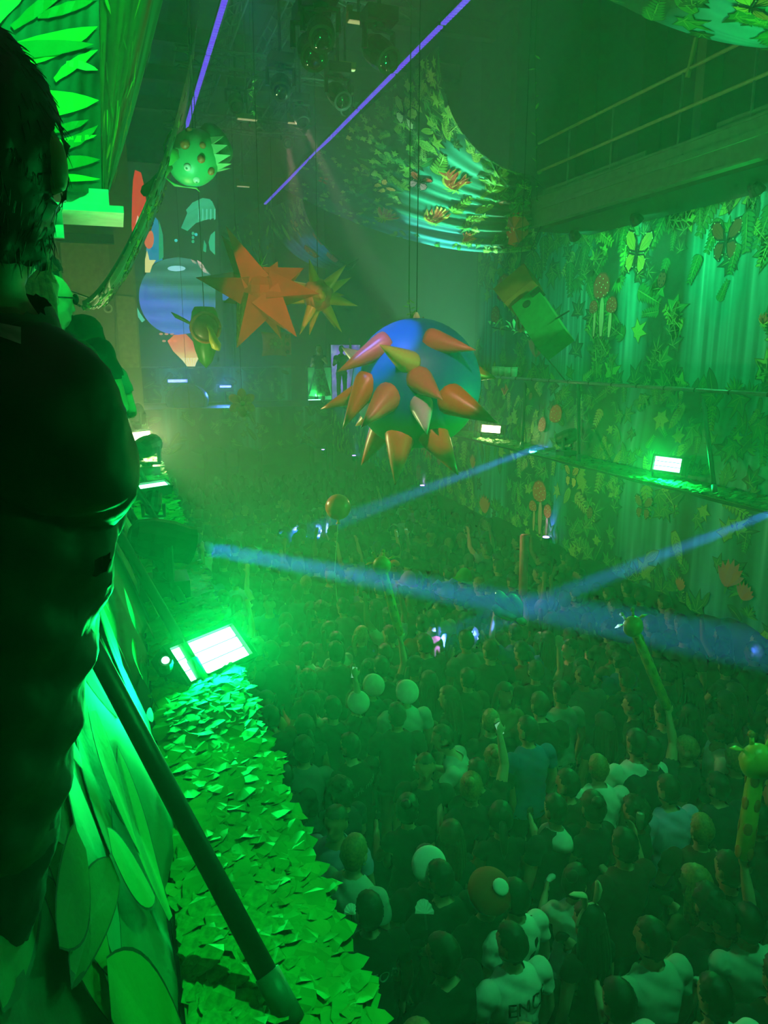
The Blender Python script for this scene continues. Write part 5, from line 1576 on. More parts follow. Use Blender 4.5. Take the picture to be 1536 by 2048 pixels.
def slot(o, m):
    if not o.data.materials: o.data.materials.append(None)
    o.material_slots[0].link = 'OBJECT'
    o.material_slots[0].material = m
def make_person(h, pos, rz, label, shirt='black', hair=0, skin=0, scale=1.0, group=None, hairless=False, full=True, legs=True):
    o = bpy.data.objects.new('person', h['body']); COL.objects.link(o)
    slot(o, SKINS[skin])
    o.location = pos; o.rotation_euler = (0, 0, rz); o.scale = (scale,) * 3
    ORG[o.name] = Vector(pos)
    tag(o, label, 'person', group)
    def part(name, me, m):
        c = bpy.data.objects.new(name, me); COL.objects.link(c); c.parent = o; slot(c, m); return c
    part('shirt', h['shirt'], CLOTHS[shirt] if isinstance(shirt, str) else shirt)
    if legs:
        part('trousers', h['trousers'], M_JEANS)
        if full: part('shoes', h['shoes'], M_SHOE)
    if h['hair'] is not None and not hairless: part('hair', h['hair'], HAIRS[hair])
    return o
def hand_point(h, si, reach=.08):
    S0, E_, W_ = h['bones'][si]
    return W_ + (W_ - E_).normalized() * reach
def local_part(o, name, mb, m, smooth=True):
    """a worn piece given in the person's own coordinates"""
    me = mb.mesh(name, (0, 0, 0), smooth)
    me.materials.append(m)
    c = bpy.data.objects.new(name, me); COL.objects.link(c); c.parent = o
    return c
def to_world(o, p):
    return Vector(o.location) + Matrix.Rotation(o.rotation_euler[2], 3, 'Z') @ (Vector(p) * o.scale[0])

V_ = {}
V_['m1'] = human()
V_['m2'] = human(('bent', 'down'), .05, .25, 1.06, 'short')
V_['m3'] = human(('bent', 'bent'), .0, -.3, .98, 'curly', sleeve=.45)
V_['m4'] = human(('down', 'cup'), .08, .1, 1.1, 'short', sleeve=1.9)
V_['up1'] = human(('down', 'up'), .0, .1, 1.0, 'short')
V_['up2'] = human(('up', 'bent'), .0, -.1, .97, 'short', sleeve=.35)
V_['up3'] = human(('up', 'up'), .0, .0, .98, 'curly')
V_['f1'] = human(('down', 'bent'), .0, .2, .9, 'long', True, .3)
V_['f2'] = human(('bent', 'down'), .04, -.25, .9, 'pony', True, .2)
V_['f3'] = human(('up', 'down'), .0, .1, .9, 'long', True, .15)
V_['f4'] = human(('cup', 'down'), .0, -.5, .92, 'bun', True, .3)
V_['bald'] = human(('bent', 'bent'), .1, -.35, 1.05, 'bald')
V_['lean'] = human(('fore', 'bent'), .45, .2, 1.05, 'short')
# ================================================================ the people on this side's balcony
def px3(x, y, d): return at_d(x, y, d)
mb = MB()
D0 = .80
hcn = px3(-44, 330, .78)
Rn = Euler((.05, 0, -YAW * .6)).to_matrix()
head_shape(mb, hcn, 1.0, Rn)
mb.tube([px3(-60, 430, .80), px3(-72, 570, .82), px3(-60, 660, .84)], [.062, .06, .085], 14)
# trunk, shoulder, upper arm folded on the rail, forearm and hand
mb.tube([px3(-50, 640, .86), px3(-70, 760, .88), px3(-90, 1000, .92), px3(-120, 1300, .98), px3(-170, 1700, 1.05), px3(-200, 2000, 1.12)], [.09, .165, .185, .175, .17, .15], 20)
mb.tube([px3(0, 800, .80), px3(75, 852, .80), px3(132, 905, .82), px3(150, 935, .84)], [.084, .08, .066, .060], 16)
mb.tube([px3(148, 920, .84), px3(158, 960, .86), px3(150, 1010, .88), px3(155, 1040, .88)], [.058, .052, .045, .034], 14)
hand_shape(mb, px3(158, 1035, .88), px3(165, 1105, .90) - px3(158, 1035, .88), px3(60, 1090, .95) - px3(158, 1035, .88), .85, .55, 1)
mb.tube([px3(-90, 800, .95), px3(-190, 900, .9), px3(-220, 1100, .92)], [.08, .065, .055], 12)
for s in (0, 1):
    hp = px3(-200 - 60 * s, 2000, 1.14 + .1 * s)
    mb.tube([hp + Vector((0, 0, .1)), Vector((hp.x, hp.y + .02, 4.0)), Vector((hp.x, hp.y, 3.62))], [.09, .07, .05], 12)
    mb.tube([Vector((hp.x, hp.y - .06, 3.565)), Vector((hp.x, hp.y + .14, 3.56))], [.042, .035], 10)
me, V = fuse(mb, .010, 5)
base = Vector((hcn.x - .1, hcn.y, 3.52))
def recentre(m_):
    m_.transform(Matrix.Translation(-base)); m_.update(); return m_
hl = (V - np.array(hcn)) @ np.array(Rn)
hr = (np.linalg.norm(hl / np.array([.10, .125, .14]), axis=1) < 1.12)
hairp = hr & ((hl[:, 1] < .035) | (hl[:, 2] > .06)) & (hl[:, 2] > -.10) & ~((np.abs(hl[:, 0]) > .082) & (hl[:, 1] > -.04) & (hl[:, 2] < .03) & (hl[:, 1] < .02))
hand_w = px3(157, 1032, .88)
dist_h = np.linalg.norm(V - np.array(px3(166, 1108, .90)), axis=1)
coatp = ~hr & (V[:, 2] < px3(-10, 585, .82).z) & (dist_h > .016) & (V[:, 2] > 4.42)
coat = shell(me, V, coatp, .016, 'coat', .0008, 4, .007)
trs = shell(me, V, (V[:, 2] < 4.46) & (V[:, 2] > 3.63), .014, 'trousers', .001, 4, .004)
hairm = shell(me, V, hairp, .010, 'hair', .003, 6)
# loose strands along the nape and crown
sb = MB(); rr = random.Random(4)
idx = np.where(hairp)[0]
Nn = np.zeros(len(me.vertices) * 3); me.vertices.foreach_get('normal', Nn); Nn = Nn.reshape(-1, 3)
for k in range(700):
    i = int(rr.choice(list(idx[:: max(1, len(idx) // 600)])))
    p, n = Vector(V[i]), Vector(Nn[i])
    t = Vector((rr.uniform(-.4, .4), rr.uniform(-.4, .4), -1)) ; t = (t - n * t.dot(n)).normalized()
    sb.tube([p + n * .008, p + n * .011 + t * .008, p + n * .013 + t * .018], [.0007, .0005, .0002], 3, caps=False)
sm = sb.mesh('hair')
bb = bmesh.new(); bb.from_mesh(hairm); bb.from_mesh(sm); bb.to_mesh(hairm); bb.free(); bpy.data.meshes.remove(sm)
for m_ in (me, coat, trs, hairm): recentre(m_)
o = bpy.data.objects.new('person', me); COL.objects.link(o); slot(o, SKINS[1]); o.location = base; ORG[o.name] = base
tag(o, 'dark-haired person in a black jacket leaning on the near rail, seen from behind', 'person')
M_COAT = mat('black jacket nylon', '#3a423d', .6, var=.3, scale=8, bump=.3)
for nm, m_, mm in (('jacket', coat, M_COAT), ('trousers', trs, M_JEANS), ('hair', hairm, HAIRS[0])):
    c = bpy.data.objects.new(nm, m_); COL.objects.link(c); c.parent = o; slot(c, mm)
nb = MB()
pa = [px3(-30, 640, .70), px3(42, 655, .705), px3(36, 690, .705), px3(-30, 662, .70)]
def onto(p):
    q = min((Vector(v_) + base for v_ in [tuple(x.co) for x in coat.vertices]), key=lambda v_: (v_ - p).length)
    return q
cvs = [Vector(x.co) + base for x in coat.vertices]
from mathutils.kdtree import KDTree
kd = KDTree(len(cvs))
for i, v_ in enumerate(cvs): kd.insert(v_, i)
kd.balance()
grid = []
for j in range(5):
    for i in range(9):
        u, v = i / 8, j / 4
        x = -30 + 72 * u; y = 640 + 14 * u + (22 + 12 * u) * v
        # first jacket point on that line of sight
        best = None
        d_ = ray(x, y).normalized()
        cands = [q for q in cvs if (q - CAMP).cross(d_).length < .012]
        q = min(cands, key=lambda q: (q - CAMP).length) if cands else px3(x, y, .72)
        grid.append(CAMP + d_ * ((q - CAMP).dot(d_) - .006))
nb.add(grid, [(j * 9 + i, j * 9 + i + 1, (j + 1) * 9 + i + 1, (j + 1) * 9 + i) for j in range(4) for i in range(8)])
ORG[o.name] = base
nb.build('neck_label', CLOTHS['white'], o, smooth=True)

FB = 3.52
def balcony_person(h, u, v, D, rz, label, shirt, hair=0, skin=0, hairless=False, scale=1.0):
    p = at_d(u, v, D)
    hz_ = h['hc'].z * scale
    sc = scale
    pos = Vector((p.x, p.y, FB))
    sc = (p.z - FB) / h['hc'].z
    return make_person(h, pos - Vector((h['hc'].x, h['hc'].y, 0)) * sc, rz, label, shirt, hair, skin, sc)
V_['bald2'] = human(('bent', 'bent'), .12, -.9, 1.05, 'bald')
V_['fb'] = human(('bent', 'bent'), .12, -.7, .92, 'long', True, 1.9)
V_['mb'] = human(('fore', 'bent'), .15, -.8, 1.0, 'short', False, .5)
balcony_person(V_['bald2'], 96, 606, 3.9, -.15, 'bald man in dark glasses lit green, standing at the near rail', 'charcoal')
balcony_person(V_['fb'], 62, 588, 3.2, -.1, 'long-haired woman between the jacketed person and the bald man', 'olive', 2)
balcony_person(V_['mb'], 168, 684, 5.2, -.2, 'short-haired man with glasses right of the bald man', 'grey', 1)
balcony_person(V_['fb'], 190, 722, 6.4, -.2, 'woman further along the near rail behind the man with glasses', 'teal', 1)
balcony_person(V_['m3'], 212, 758, 8.2, -.2, 'farthest person along the near rail, small beside the beige wall', 'pale', 1)
balcony_person(V_['m1'], 88, 562, 4.6, -.2, 'person in a patterned cap behind the bald man', 'olive', 1)
bm_ = bpy.data.objects
for oo in [x for x in COL.objects if x.get('label', '').startswith('bald man')]:
    h = V_['bald2']; M0 = Euler((0, 0, h['twist'])).to_matrix(); g = MB()
    for s in (-1, 1):
        c = h['hc'] + M0 @ Vector((s * .036, .098, .02))
        g.tube([c + M0 @ Vector((.027 * math.cos(t), 0, .022 * math.sin(t))) for t in [2 * PI * k / 12 for k in range(13)]], .004, 5)
        g.ball(c, (.025, .004, .02), 10, 6, M0)
        g.tube([h['hc'] + M0 @ Vector((s * .063, .09, .024)), h['hc'] + M0 @ Vector((s * .088, -.01, .022))], .004, 5)
    local_part(oo, 'glasses', g, mat('black glasses', '#060806', .2))

# ================================================================ the crowd
rr = random.Random(2024)
V_['can'] = human(('down', ((.30, .10, 1.22), (.30, .20, 1.47), (-1, 0, 0))), .0, -.15, 1.04, 'short', sleeve=.6)
V_['stick'] = human((((-.28, .12, 1.55), (-.20, .22, 1.80), (1, 0, 0)), 'down'), .0, .1, 1.0, 'short')
SPEC = []
def special(u, v, var, shirt, hair, label, key, rz=0.0, sc=1.0, skin=0, hairless=False):
    h = V_[var]
    zt = (h['hc'].z) * sc
    p = at_z(u, v, zt)
    R = Matrix.Rotation(rz, 3, 'Z')
    off = R @ Vector((h['hc'].x, h['hc'].y, 0)) * sc
    o = make_person(h, Vector((p.x, p.y, 0)) - off, rz, label, shirt, hair, skin, sc, 'people on the dance floor', hairless, full=False)
    SPEC.append((u, v, p.x, p.y, key, o, h))
    return o, h
def disc_hat(o, h, r=.15, col='white', tilt=(-.5, .1), name='cap', thick=.05, ridges=True):
    g = MB(); R = Euler((tilt[0], tilt[1], 0)).to_matrix(); c = h['hc'] + R @ Vector((0, 0, .10))
    g.ball(c, (r, r, thick), 28, 10, R, fn=lambda p: 1 + (.035 * math.sin(math.atan2(p.y, p.x) * 14) if ridges else 0))
    local_part(o, name, g, CLOTHS[col])
    g = MB(); g.tube([c + R @ Vector((r * .72 * math.cos(t), r * .72 * math.sin(t), -thick * .9)) for t in [2 * PI * k / 20 for k in range(21)]], .018, 6)
    local_part(o, name + '_band', g, CLOTHS['pale'])
def back_text(o, h, txt, z, size, m, x0=0.0, slope=0.0):
    cu = bpy.data.curves.new('lettering', 'FONT'); cu.body = txt; cu.size = size; cu.align_x = 'CENTER'; cu.resolution_u = 3
    t = bpy.data.objects.new('lettering', cu); COL.objects.link(t)
    dg = bpy.context.evaluated_depsgraph_get()
    me = bpy.data.meshes.new_from_object(t.evaluated_get(dg)); bpy.data.objects.remove(t)
    bb = bmesh.new(); bb.from_mesh(me); bmesh.ops.triangulate(bb, faces=bb.faces[:])
    for _ in range(2): bmesh.ops.subdivide_edges(bb, edges=[e for e in bb.edges if e.calc_length() > .02], cuts=1); bmesh.ops.triangulate(bb, faces=bb.faces[:])
    SV = np.array([tuple(v_.co) for v_ in h['shirt'].vertices])
    SV = SV[SV[:, 1] < -.02]
    for v_ in bb.verts:
        x, zz = v_.co.x + x0, z + v_.co.y + slope * v_.co.x
        d = (SV[:, 0] - x) ** 2 + (SV[:, 2] - zz) ** 2
        k = np.argsort(d)[:4]
        v_.co = (x, float(SV[k, 1].min()) - .008, zz)
    bb.to_mesh(me); bb.free()
    me.materials.clear(); me.materials.append(m)
    c = bpy.data.objects.new('lettering', me); COL.objects.link(c); c.parent = o
    return c
o, h = special(1110, 1622, 'm1', 'charcoal', 0, 'man with a wide white collar over a dark top, seen from behind', 'the man with the white collar', .1)
g = MB(); g.lathe((0, .0, 1.40), (0, 0, 1), [(.175, -.02), (.15, .03), (.085, .085), (.07, .095), (.075, .08), (.14, .02)], 24, squash=.68); local_part(o, 'collar', g, CLOTHS['white'])
o, h = special(1248, 1694, 'can', 'maroon', 0, 'man in a dark maroon tee raising a drinks can beside his head', 'the raised can', .15, 1.03)
hp = to_world(o, hand_point(h, 1, .07))
def can(p, lab):
    p = Vector(p)
    th = thing('drinks_can', lab, 'can', p - Vector((0, 0, .06)), 'drinks in the crowd')
    MB().lathe(p - Vector((0, 0, .06)), (0, 0, 1), [(.024, 0), (.03, .008), (.031, .115), (.026, .125), (.027, .13)], 16).build('can_body', mat('pale aluminium can', '#9fb8a8', .3, .6), th, smooth=True)
    MB().lathe(p + Vector((0, 0, .066)), (0, 0, 1), [(.025, 0), (.024, .004), (.004, .002)], 16).build('can_lid', mat('bright aluminium', '#dfe8e0', .25, .8), th)
can(hp + Vector((.06, .0, .05)), 'drinks can held up by the man in the dark maroon tee')
o, h = special(1176, 1848, 'f1', 'black', 0, 'person wearing pale bunny ears on a headband', 'the bunny ears', .2, .97)
g = MB(); g.tube([h['hc'] + Vector((.10 * math.cos(t), -.0, .02 + .125 * math.sin(t))) for t in [PI * k / 14 for k in range(15)]], .012, 7); local_part(o, 'headband', g, mat('pale plush', '#d8c8a8', .9))
for s, b in ((-1, .07), (1, .02)):
    g = MB(); c = h['hc'] + Vector((s * .045, 0, .14)); g.tube([c, c + Vector((s * .01, -.01, .05)), c + Vector((s * .02, -.01, .11)), c + Vector((s * .03 - b, -.01, .15)), c + Vector((s * .04 - b * 1.6, -.01, .17))], [.015, .026, .03, .024, .006], 9, flat=.5); local_part(o, 'bunny_ear', g, MATS['pale plush'])
special(1302, 1882, 'm2', 'pale', 1, 'man in a pale tee near the bottom edge, seen from behind', 'the man in the pale tee', .1, 1.04)
special(1236, 2008, 'm1', 'white', 0, 'dark-haired person in a white top cut by the bottom edge', 'the dark head at the bottom edge', .0, 1.02)
special(1428, 2000, 'm4', 'white', 0, 'man in a white top at the bottom, right of the pale tee', 'the white top by the bottom corner', -.1, 1.03)
o, h = special(1030, 1798, 'm1', 'white', 0, 'person in a white tee with a dark shoulder strap', 'the strapped white tee', .25)
g = MB(); g.tube([(.13, .10, 1.38), (.12, .0, 1.445), (.07, -.105, 1.36), (-.02, -.13, 1.22), (-.12, -.12, 1.08)], .022, 8, flat=.3); local_part(o, 'strap', g, CLOTHS['black'])
o, h = special(1022, 1890, 'm2', 'white', 0, 'person in a white tee with dark letters across the back', 'the lettered white tee', .15)
back_text(o, h, 'ENCE', 1.29, .12, CLOTHS['black'], .02)
special(1390, 1772, 'f1', 'olive', 2, 'woman with long fair hair right of the raised can', 'the long fair hair', .1)
special(1456, 1742, 'm1', 'charcoal', 1, 'brown-haired man behind the woman with long fair hair', 'the brown-haired man', .0, 1.02)
special(1416, 1812, 'm3', 'black', 0, 'curly-haired person in black in front of the brown-haired man', 'the curly head in black', .1)
special(1496, 1850, 'm1', 'pale', 0, 'person with a pale top at the lower right edge', 'the pale shoulder by the edge', -.2, 1.0)
special(1336, 1582, 'm4', 'lilac', 1, 'person in a light lilac top with long sleeves mid crowd', 'the lilac top', .0)
special(1270, 1628, 'm3', 'black', 1, 'person turned to a drink left of the lilac top', 'the drinker', .7)
special(1185, 1618, 'f4', 'charcoal', 1, 'woman with a hair bun right of the white collar', 'the hair bun', .3)
special(1135, 1570, 'm2', 'maroon', 0, 'person in maroon behind the white-collared man', 'the maroon top', .2)
special(607, 1502, 'm1', 'grey', 1, 'man in a grey tank top close to the leafy ledge', 'the grey tank top', -.1, 1.03)
special(682, 1588, 'm3', 'navy', 0, 'curly-haired person in navy near the ledge', 'the curly head in navy', .6)
o, h = special(700, 1495, 'm4', 'black', 0, 'person in black with small pale lettering on the back', 'the lettered black shirt', .35)
back_text(o, h, 'Dark may', 1.27, .08, CLOTHS['grey'], .0, .35)
for u, v, lab, key, sh, sc in ((742, 1362, 'person in a round white pleated cap, farthest of three caps', 'the farthest white cap', 'navy', 1.0), (808, 1375, 'person in a round white pleated cap and wide pale shirt', 'the white cap with pale shirt', 'pale', 1.03), (712, 1396, 'person in a round white cap nearest the green strobe lamp', 'the white cap by the strobe', 'charcoal', .98), (853, 1716, 'person in a round white cap standing alone in the near crowd', 'the lone white cap', 'black', 1.0)):
    o, h = special(u, v + 12, 'm2' if sh == 'pale' else 'm1', sh, 0, lab, key, rr.uniform(-.2, .2), sc)
    disc_hat(o, h, .122, 'white', (.95, rr.uniform(-.25, .25)))
o, h = special(970, 1792, 'm1', 'black', 0, 'person in a red mushroom cap with a big white spot', 'the red mushroom cap', .1)
disc_hat(o, h, .15, 'red', (.6, 0), 'mushroom_cap', .09, False)
g = MB(); Rm = Euler((.6, 0, 0)).to_matrix(); c = h['hc'] + Rm @ Vector((.03, -.02, .20)); g.ball(c, (.055, .055, .02), 14, 8, Rm); local_part(o, 'cap_spot', g, CLOTHS['white'])
o, h = special(738, 1825, 'm1', 'black', 0, 'person in black by the ledge with pale capitals on the back', 'the lettered person by the ledge', .0, 1.0)
back_text(o, h, 'YTON', 1.22, .105, CLOTHS['pale'], .03)
o, h = special(880, 1760, 'm4', 'black', 0, 'person in black holding a pale half-round fan', 'the half-round fan', .2)
def fan(p, lab, r=.09):
    p = Vector(p)
    th = thing('paper_fan', lab, 'fan', p, 'paper fans in the crowd')
    mb = MB(); n = 14
    vs = [Vector((0, 0, 0))] + [Vector((r * math.cos(t), 0, r * math.sin(t))) for t in [PI * k / n for k in range(n + 1)]]
    R = Euler((-.7, .5, .3)).to_matrix()
    mb.add([p + R @ (v_ + Vector((0, (.004 if i % 2 else -.004), 0))) for i, v_ in enumerate(vs)], [(0, i, i + 1) for i in range(1, n + 1)])
    mb.build('fan_leaf', CLOTHS['white'], th, thick=.003)
    MB().tube([p, p + R @ Vector((0, 0, -.09))], .007, 6).build('handle', M_DARK, th)
fan(at_z(850, 1828, 1.55), 'pale half-round paper fan below the lone white cap')
fan(at_z(704, 1830, 1.50), 'small pale paper fan beside the leafy ledge edge', .07)
special(845, 1250, 'm1', 'red', 0, 'man in an orange red shirt below the giraffe balloon', 'the red shirt', -.1, 1.02)
special(968, 1090, 'up3', 'pale', 1, 'person in a pale top with arms up in the far crowd', 'the far raised arms', .3)
special(878, 1222, 'm2', 'pale', 0, 'person in a pale tee behind the red shirt', 'the pale tee behind the red shirt', .4)
special(866, 1240, 'f2', 'lilac', 1, 'woman in a lilac top beside the red shirt', 'the lilac top by the red shirt', .2)
o, h = special(1030, 1268, 'stick', 'blue', 0, 'person holding up the teal twisted balloon', 'the teal balloon', .0, 1.0)
TEAL = to_world(o, hand_point(h, 0, .09))
special(1055, 1462, 'm2', 'blue', 0, 'man in a blue tee in the middle of the crowd', 'the blue tee', .1, 1.04)
special(1122, 1388, 'm1', 'pale', 0, 'man in a pale tee seen from behind, mid crowd', 'the pale tee mid crowd', .05, 1.03)
special(1240, 1322, 'm3', 'blue', 0, 'curly-haired person in a light blue top under the grey giraffe balloon', 'the light blue top', .2)
special(1328, 1428, 'm4', 'navy', 0, 'broad man in a navy tee with raised elbow, mid crowd', 'the broad navy back', .0, 1.08)
special(885, 1478, 'lean', 'pale', 0, 'person bending forward in a pale top', 'the bending pale top', 1.0)
special(1010, 1392, 'f1', 'sand', 1, 'woman facing the viewer with long brown hair', 'the woman facing us', 2.9)
special(1140, 1300, 'm1', 'black', 0, 'man in profile below the blue beam', 'the man in profile', 1.4)
special(770, 1310, 'm1', 'olive', 1, 'person in an olive top under the giraffe stick', 'the olive top', .2)

# fill: jittered packing, nearest first; nobody stands right in front of a lettered back
KEEP = []
for o_ in COL.objects:
    if o_.name.startswith('lettering'):
        c_ = sum((v_.co for v_ in o_.data.vertices), Vector()) / len(o_.data.vertices)
        KEEP.append(proj(to_world(o_.parent, c_)))
pts = [(s[2], s[3]) for s in SPEC]
cand = []
def visible(x, y, z=1.68):
    q = proj((x, y, z))
    if not q or q[0] < -30 or q[0] > 1566 or q[1] > 2120: return None
    if x * (CAMP.z - LEDGE_Z) / (CAMP.z - z) < .47: return None
    if x * (CAMP.z - 2.3) / (CAMP.z - z) > 6.1 and x > 6.4: return None
    return q
tries = 0
while tries < 26000:
    tries += 1
    x, y = rr.uniform(1.0, 7.1), rr.uniform(1.7, 21.0)
    if not visible(x, y): continue
    blocks = False
    for ku, kv, kd_ in KEEP:
        for z_ in (1.1, 1.35, 1.55, 1.72):
            q_ = proj((x, y, z_))
            w_ = (.26 if z_ < 1.5 else .14) * FPX / q_[2]
            if q_[2] < kd_ + .1 and abs(q_[0] - ku) < w_ + 34 and abs(q_[1] - kv) < 48: blocks = True
    if blocks: continue
    dmin = .41 if y < 9 else .44
    if all((x - a) ** 2 + (y - b) ** 2 > dmin * dmin for a, b in pts):
        pts.append((x, y)); cand.append((x, y))
cand.sort(key=lambda q: q[0] ** 2 + q[1] ** 2)
LM = [(s[0], s[1], s[4]) for s in SPEC] + [(755, 1118, 'the yellow giraffe balloon'), (1260, 1235, 'the grey giraffe balloon'), (1512, 1510, 'the big giraffe balloon'), (1048, 1130, 'the tall pink tube'), (676, 1014, 'the floating red balloon'), (925, 1150, 'the lime cap'), (788, 1130, 'the orange ring'), (1092, 1076, 'the violet uplight'), (420, 1305, 'the near green strobe')]
used = set()
hairn = ['black-haired', 'brown-haired', 'fair-haired', 'auburn-haired']
NS = len(SPEC)
near, far = cand[:300 - NS], cand[300 - NS:]
for (x, y) in near:
    fem = rr.random() < .42
    if fem: var = rr.choice(['f1', 'f1', 'f2', 'f2', 'f4', 'f4', 'f2', 'f3' if y > 6 else 'f2'])
    else: var = rr.choice(['m1', 'm2', 'm3', 'm4', 'm1', 'm2', 'm1', 'm2', 'm3', 'm4', 'm1'] + ([rr.choice(['up1', 'up2', 'up3'])] if y > 6.5 else []))
    up = var in ('up1', 'up2', 'up3', 'f3')
    shirt = rr.choices(['black', 'charcoal', 'navy', 'olive', 'maroon', 'brown', 'grey', 'teal', 'pale', 'white', 'blue', 'sand', 'red', 'lilac'], [30, 18, 12, 5, 4, 5, 6, 3, 5, 4, 3, 2, 1, 2])[0]
    hair = rr.choices([0, 1, 2, 3], [50, 30, 12, 8])[0]
    sc = rr.uniform(.93, .99) if fem else rr.uniform(.97, 1.06)
    q = proj((x, y, 1.65))
    style = {'long': 'long ', 'm': 'short ', 'pony': 'tied '}
    who = hairn[hair] + (' woman' if fem else ' person')
    lab = None
    for du, dv, key in sorted(LM, key=lambda t: (t[0] - q[0]) ** 2 + (t[1] - q[1]) ** 2)[:9]:
        dx, dy = q[0] - du, q[1] - dv
        rel = ('right of ' if dx > 0 else 'left of ') if abs(dx) > abs(dy) else ('in front of ' if dy > 0 else 'behind ')
        t = who + ' in ' + shirt + (' with raised arm ' if up else ' ') + rel + key
        if t not in used: lab = t; break
    if lab is None: lab = who + ' in ' + shirt + ' deep in the packed crowd'
    used.add(lab)
    make_person(V_[var], Vector((x, y, 0)), rr.gauss(-.05, .45) + (2.6 if rr.random() < .06 else 0), lab, shirt, hair, rr.choices([0, 1, 2], [6, 3, 1])[0], sc, 'people on the dance floor', False, False, y < 4)
# the rest, too far into the haze to tell apart
mb, mbh = MB(), MB()
for (x, y) in far:
    z = rr.uniform(-.06, .06); t = rr.uniform(-.06, .06)
    mb.lathe((x, y, .7 + z), (t, 0, 1), [(.16, 0), (.15, .4), (.2, .62), (.19, .70), (.07, .78), (.05, .84)], 8, squash=.6)
    mbh.ball((x + t, y, 1.62 + z), (.085, .1, .12), 8, 6)
    if rr.random() < .1:
        s = rr.choice((-1, 1)); mbh.tube([(x + s * .2, y, 1.4), (x + s * .27, y + .08, 1.68), (x + s * .22, y + .1, 1.98)], [.05, .04, .03], 6)
fc = thing('far_crowd', 'dim far crowd in front of the stage, lost in haze', 'crowd', (3.5, 18, 0), kind='stuff')
a_ = mb.build('far_crowd_clothes', CLOTHS['charcoal'], fc, smooth=True); a_['kind'] = 'stuff'
a_ = mbh.build('far_crowd_heads', HAIRS[1], fc, smooth=True); a_['kind'] = 'stuff'
print('people', NS + len(near), 'far', len(far))

# ================================================================ things held up in the crowd
def giraffe(label, base, head, k, body, spot_col, rpx, spots=True):
    base, head = Vector(base), Vector(head)
    th = thing('giraffe_balloon', label, 'inflatable', base, 'giraffe balloon sticks')
    d = (head - base).normalized(); L = (head - base).length
    r = rpx * k
    mb = MB(); mb.tube([base, base.lerp(head, .05), base.lerp(head, .5), base.lerp(head, .93), head], [r * .5, r, r, r * .95, r * .7], 16)
    mb.build('neck', body, th, smooth=True)
    x, y, w = frame_of(d)
    if spots:
        for i in range(int(L / (r * 2.3))):
            for j in range(4):
                a = j * PI / 2 + (i % 2) * PI / 4
                n = x * math.cos(a) + y * math.sin(a)
                c = base.lerp(head, .10 + .8 * i / max(1, int(L / (r * 2.3)) - 1)) + n * r * .93
                R = Matrix((w.cross(n), w, n)).transposed()
                MB().ball(c, (r * .52, r * .85, r * .14), 8, 6, R).build('spot', spot_col, th, smooth=True)
    hs = r * 2.0
    hc_ = head + d * hs * .5
    sidev = (rgt - d * rgt.dot(d)).normalized()
    MB().ball(hc_, (hs * 1.05, hs * .9, hs * 1.1), 18, 12).build('head', body, th, smooth=True)
    MB().ball(hc_ + fwd * hs * .7 - d * hs * .35, (hs * .6, hs * .75, hs * .55), 14, 10).build('muzzle', body, th, smooth=True)
    for s in (-1, 1):
        hb = hc_ + d * hs * .8 + sidev * (s * hs * .4)
        hn_ = MB().tube([hb, hb + d * hs * .65 + sidev * s * hs * .15], [hs * .16, hs * .12], 8).build('horn', body, th, smooth=True)
        MB().ball(hb + d * hs * .75 + sidev * s * hs * .18, hs * .22, 10, 7).build('horn_tip', spot_col, hn_, smooth=True)
        eb = hc_ + d * hs * .55 + sidev * (s * hs * .85)
        MB().tube([eb, eb + sidev * s * hs * .45 + d * hs * .05, eb + sidev * s * hs * .9], [hs * .12, hs * .3, hs * .03], 8, flat=.4).build('ear', body, th, smooth=True)
    return th
def held(u0, v0, u1, v1, z0, L):
    """stick from the hand at height z0 along its slope in the picture, L metres long"""
    b = at_z(u0, v0, z0); D = proj(b)[2]
    h_ = at_d(u1, v1, D * 1.0)
    return b, h_, D / FPX
def holder(b, lab, shirt):
    hq = hand_point(V_['up1'], 1, .05); s_ = b.z / hq.z
    make_person(V_['up1'], b - hq * s_, 0.0, lab, shirt, 0, 0, s_, 'people on the dance floor', False, False, False)
b, h_, k = held(800, 1272, 766, 1140, 1.95, 1.2)
holder(b, 'person in black holding up the yellow giraffe balloon stick', 'black')
giraffe('yellow giraffe balloon stick held up behind the red shirt', b, h_, k, mat('yellow giraffe vinyl', '#c89a2c', .4), mat('tan spot vinyl', '#a07828', .4), 9)
b, h_, k = held(1336, 1420, 1270, 1262, 1.95, 1.2)
holder(b, 'person in navy holding the pale leaning giraffe balloon stick', 'navy')
giraffe('pale giraffe balloon stick leaning in the blue beam', b, h_, k, mat('olive yellow giraffe vinyl', '#a8943c', .35), mat('olive spot vinyl', '#8a7a30', .4), 10)
b, h_, k = held(1486, 1720, 1512, 1540, 1.85, 1.2)
holder(b, 'person in charcoal holding the large orange-spotted giraffe balloon stick', 'charcoal')
giraffe('large orange-spotted giraffe balloon stick at the picture edge', b, h_, k, mat('golden giraffe vinyl', '#c8a23a', .4), mat('orange spot vinyl', '#c0521c', .4), 17)
b, h_, k = held(1046, 1192, 1049, 1068, 1.85, 1.2)
holder(b, 'person in black holding up the tall pink tube balloon', 'black')
th = thing('tube_balloon', 'tall straight pink tube balloon standing out of the crowd', 'inflatable', b)
MB().tube([b, b.lerp(h_, .03), b.lerp(h_, .97), h_], [4 * k, 9 * k, 9 * k, 6 * k], 14).build('tube', mat('pink vinyl', '#d8506a', .4), th, smooth=True)
MB().lathe(b, b - h_, [(2 * k, 0), (3 * k, .03), (2 * k, .05)], 8).build('valve', MATS['pink vinyl'], th)
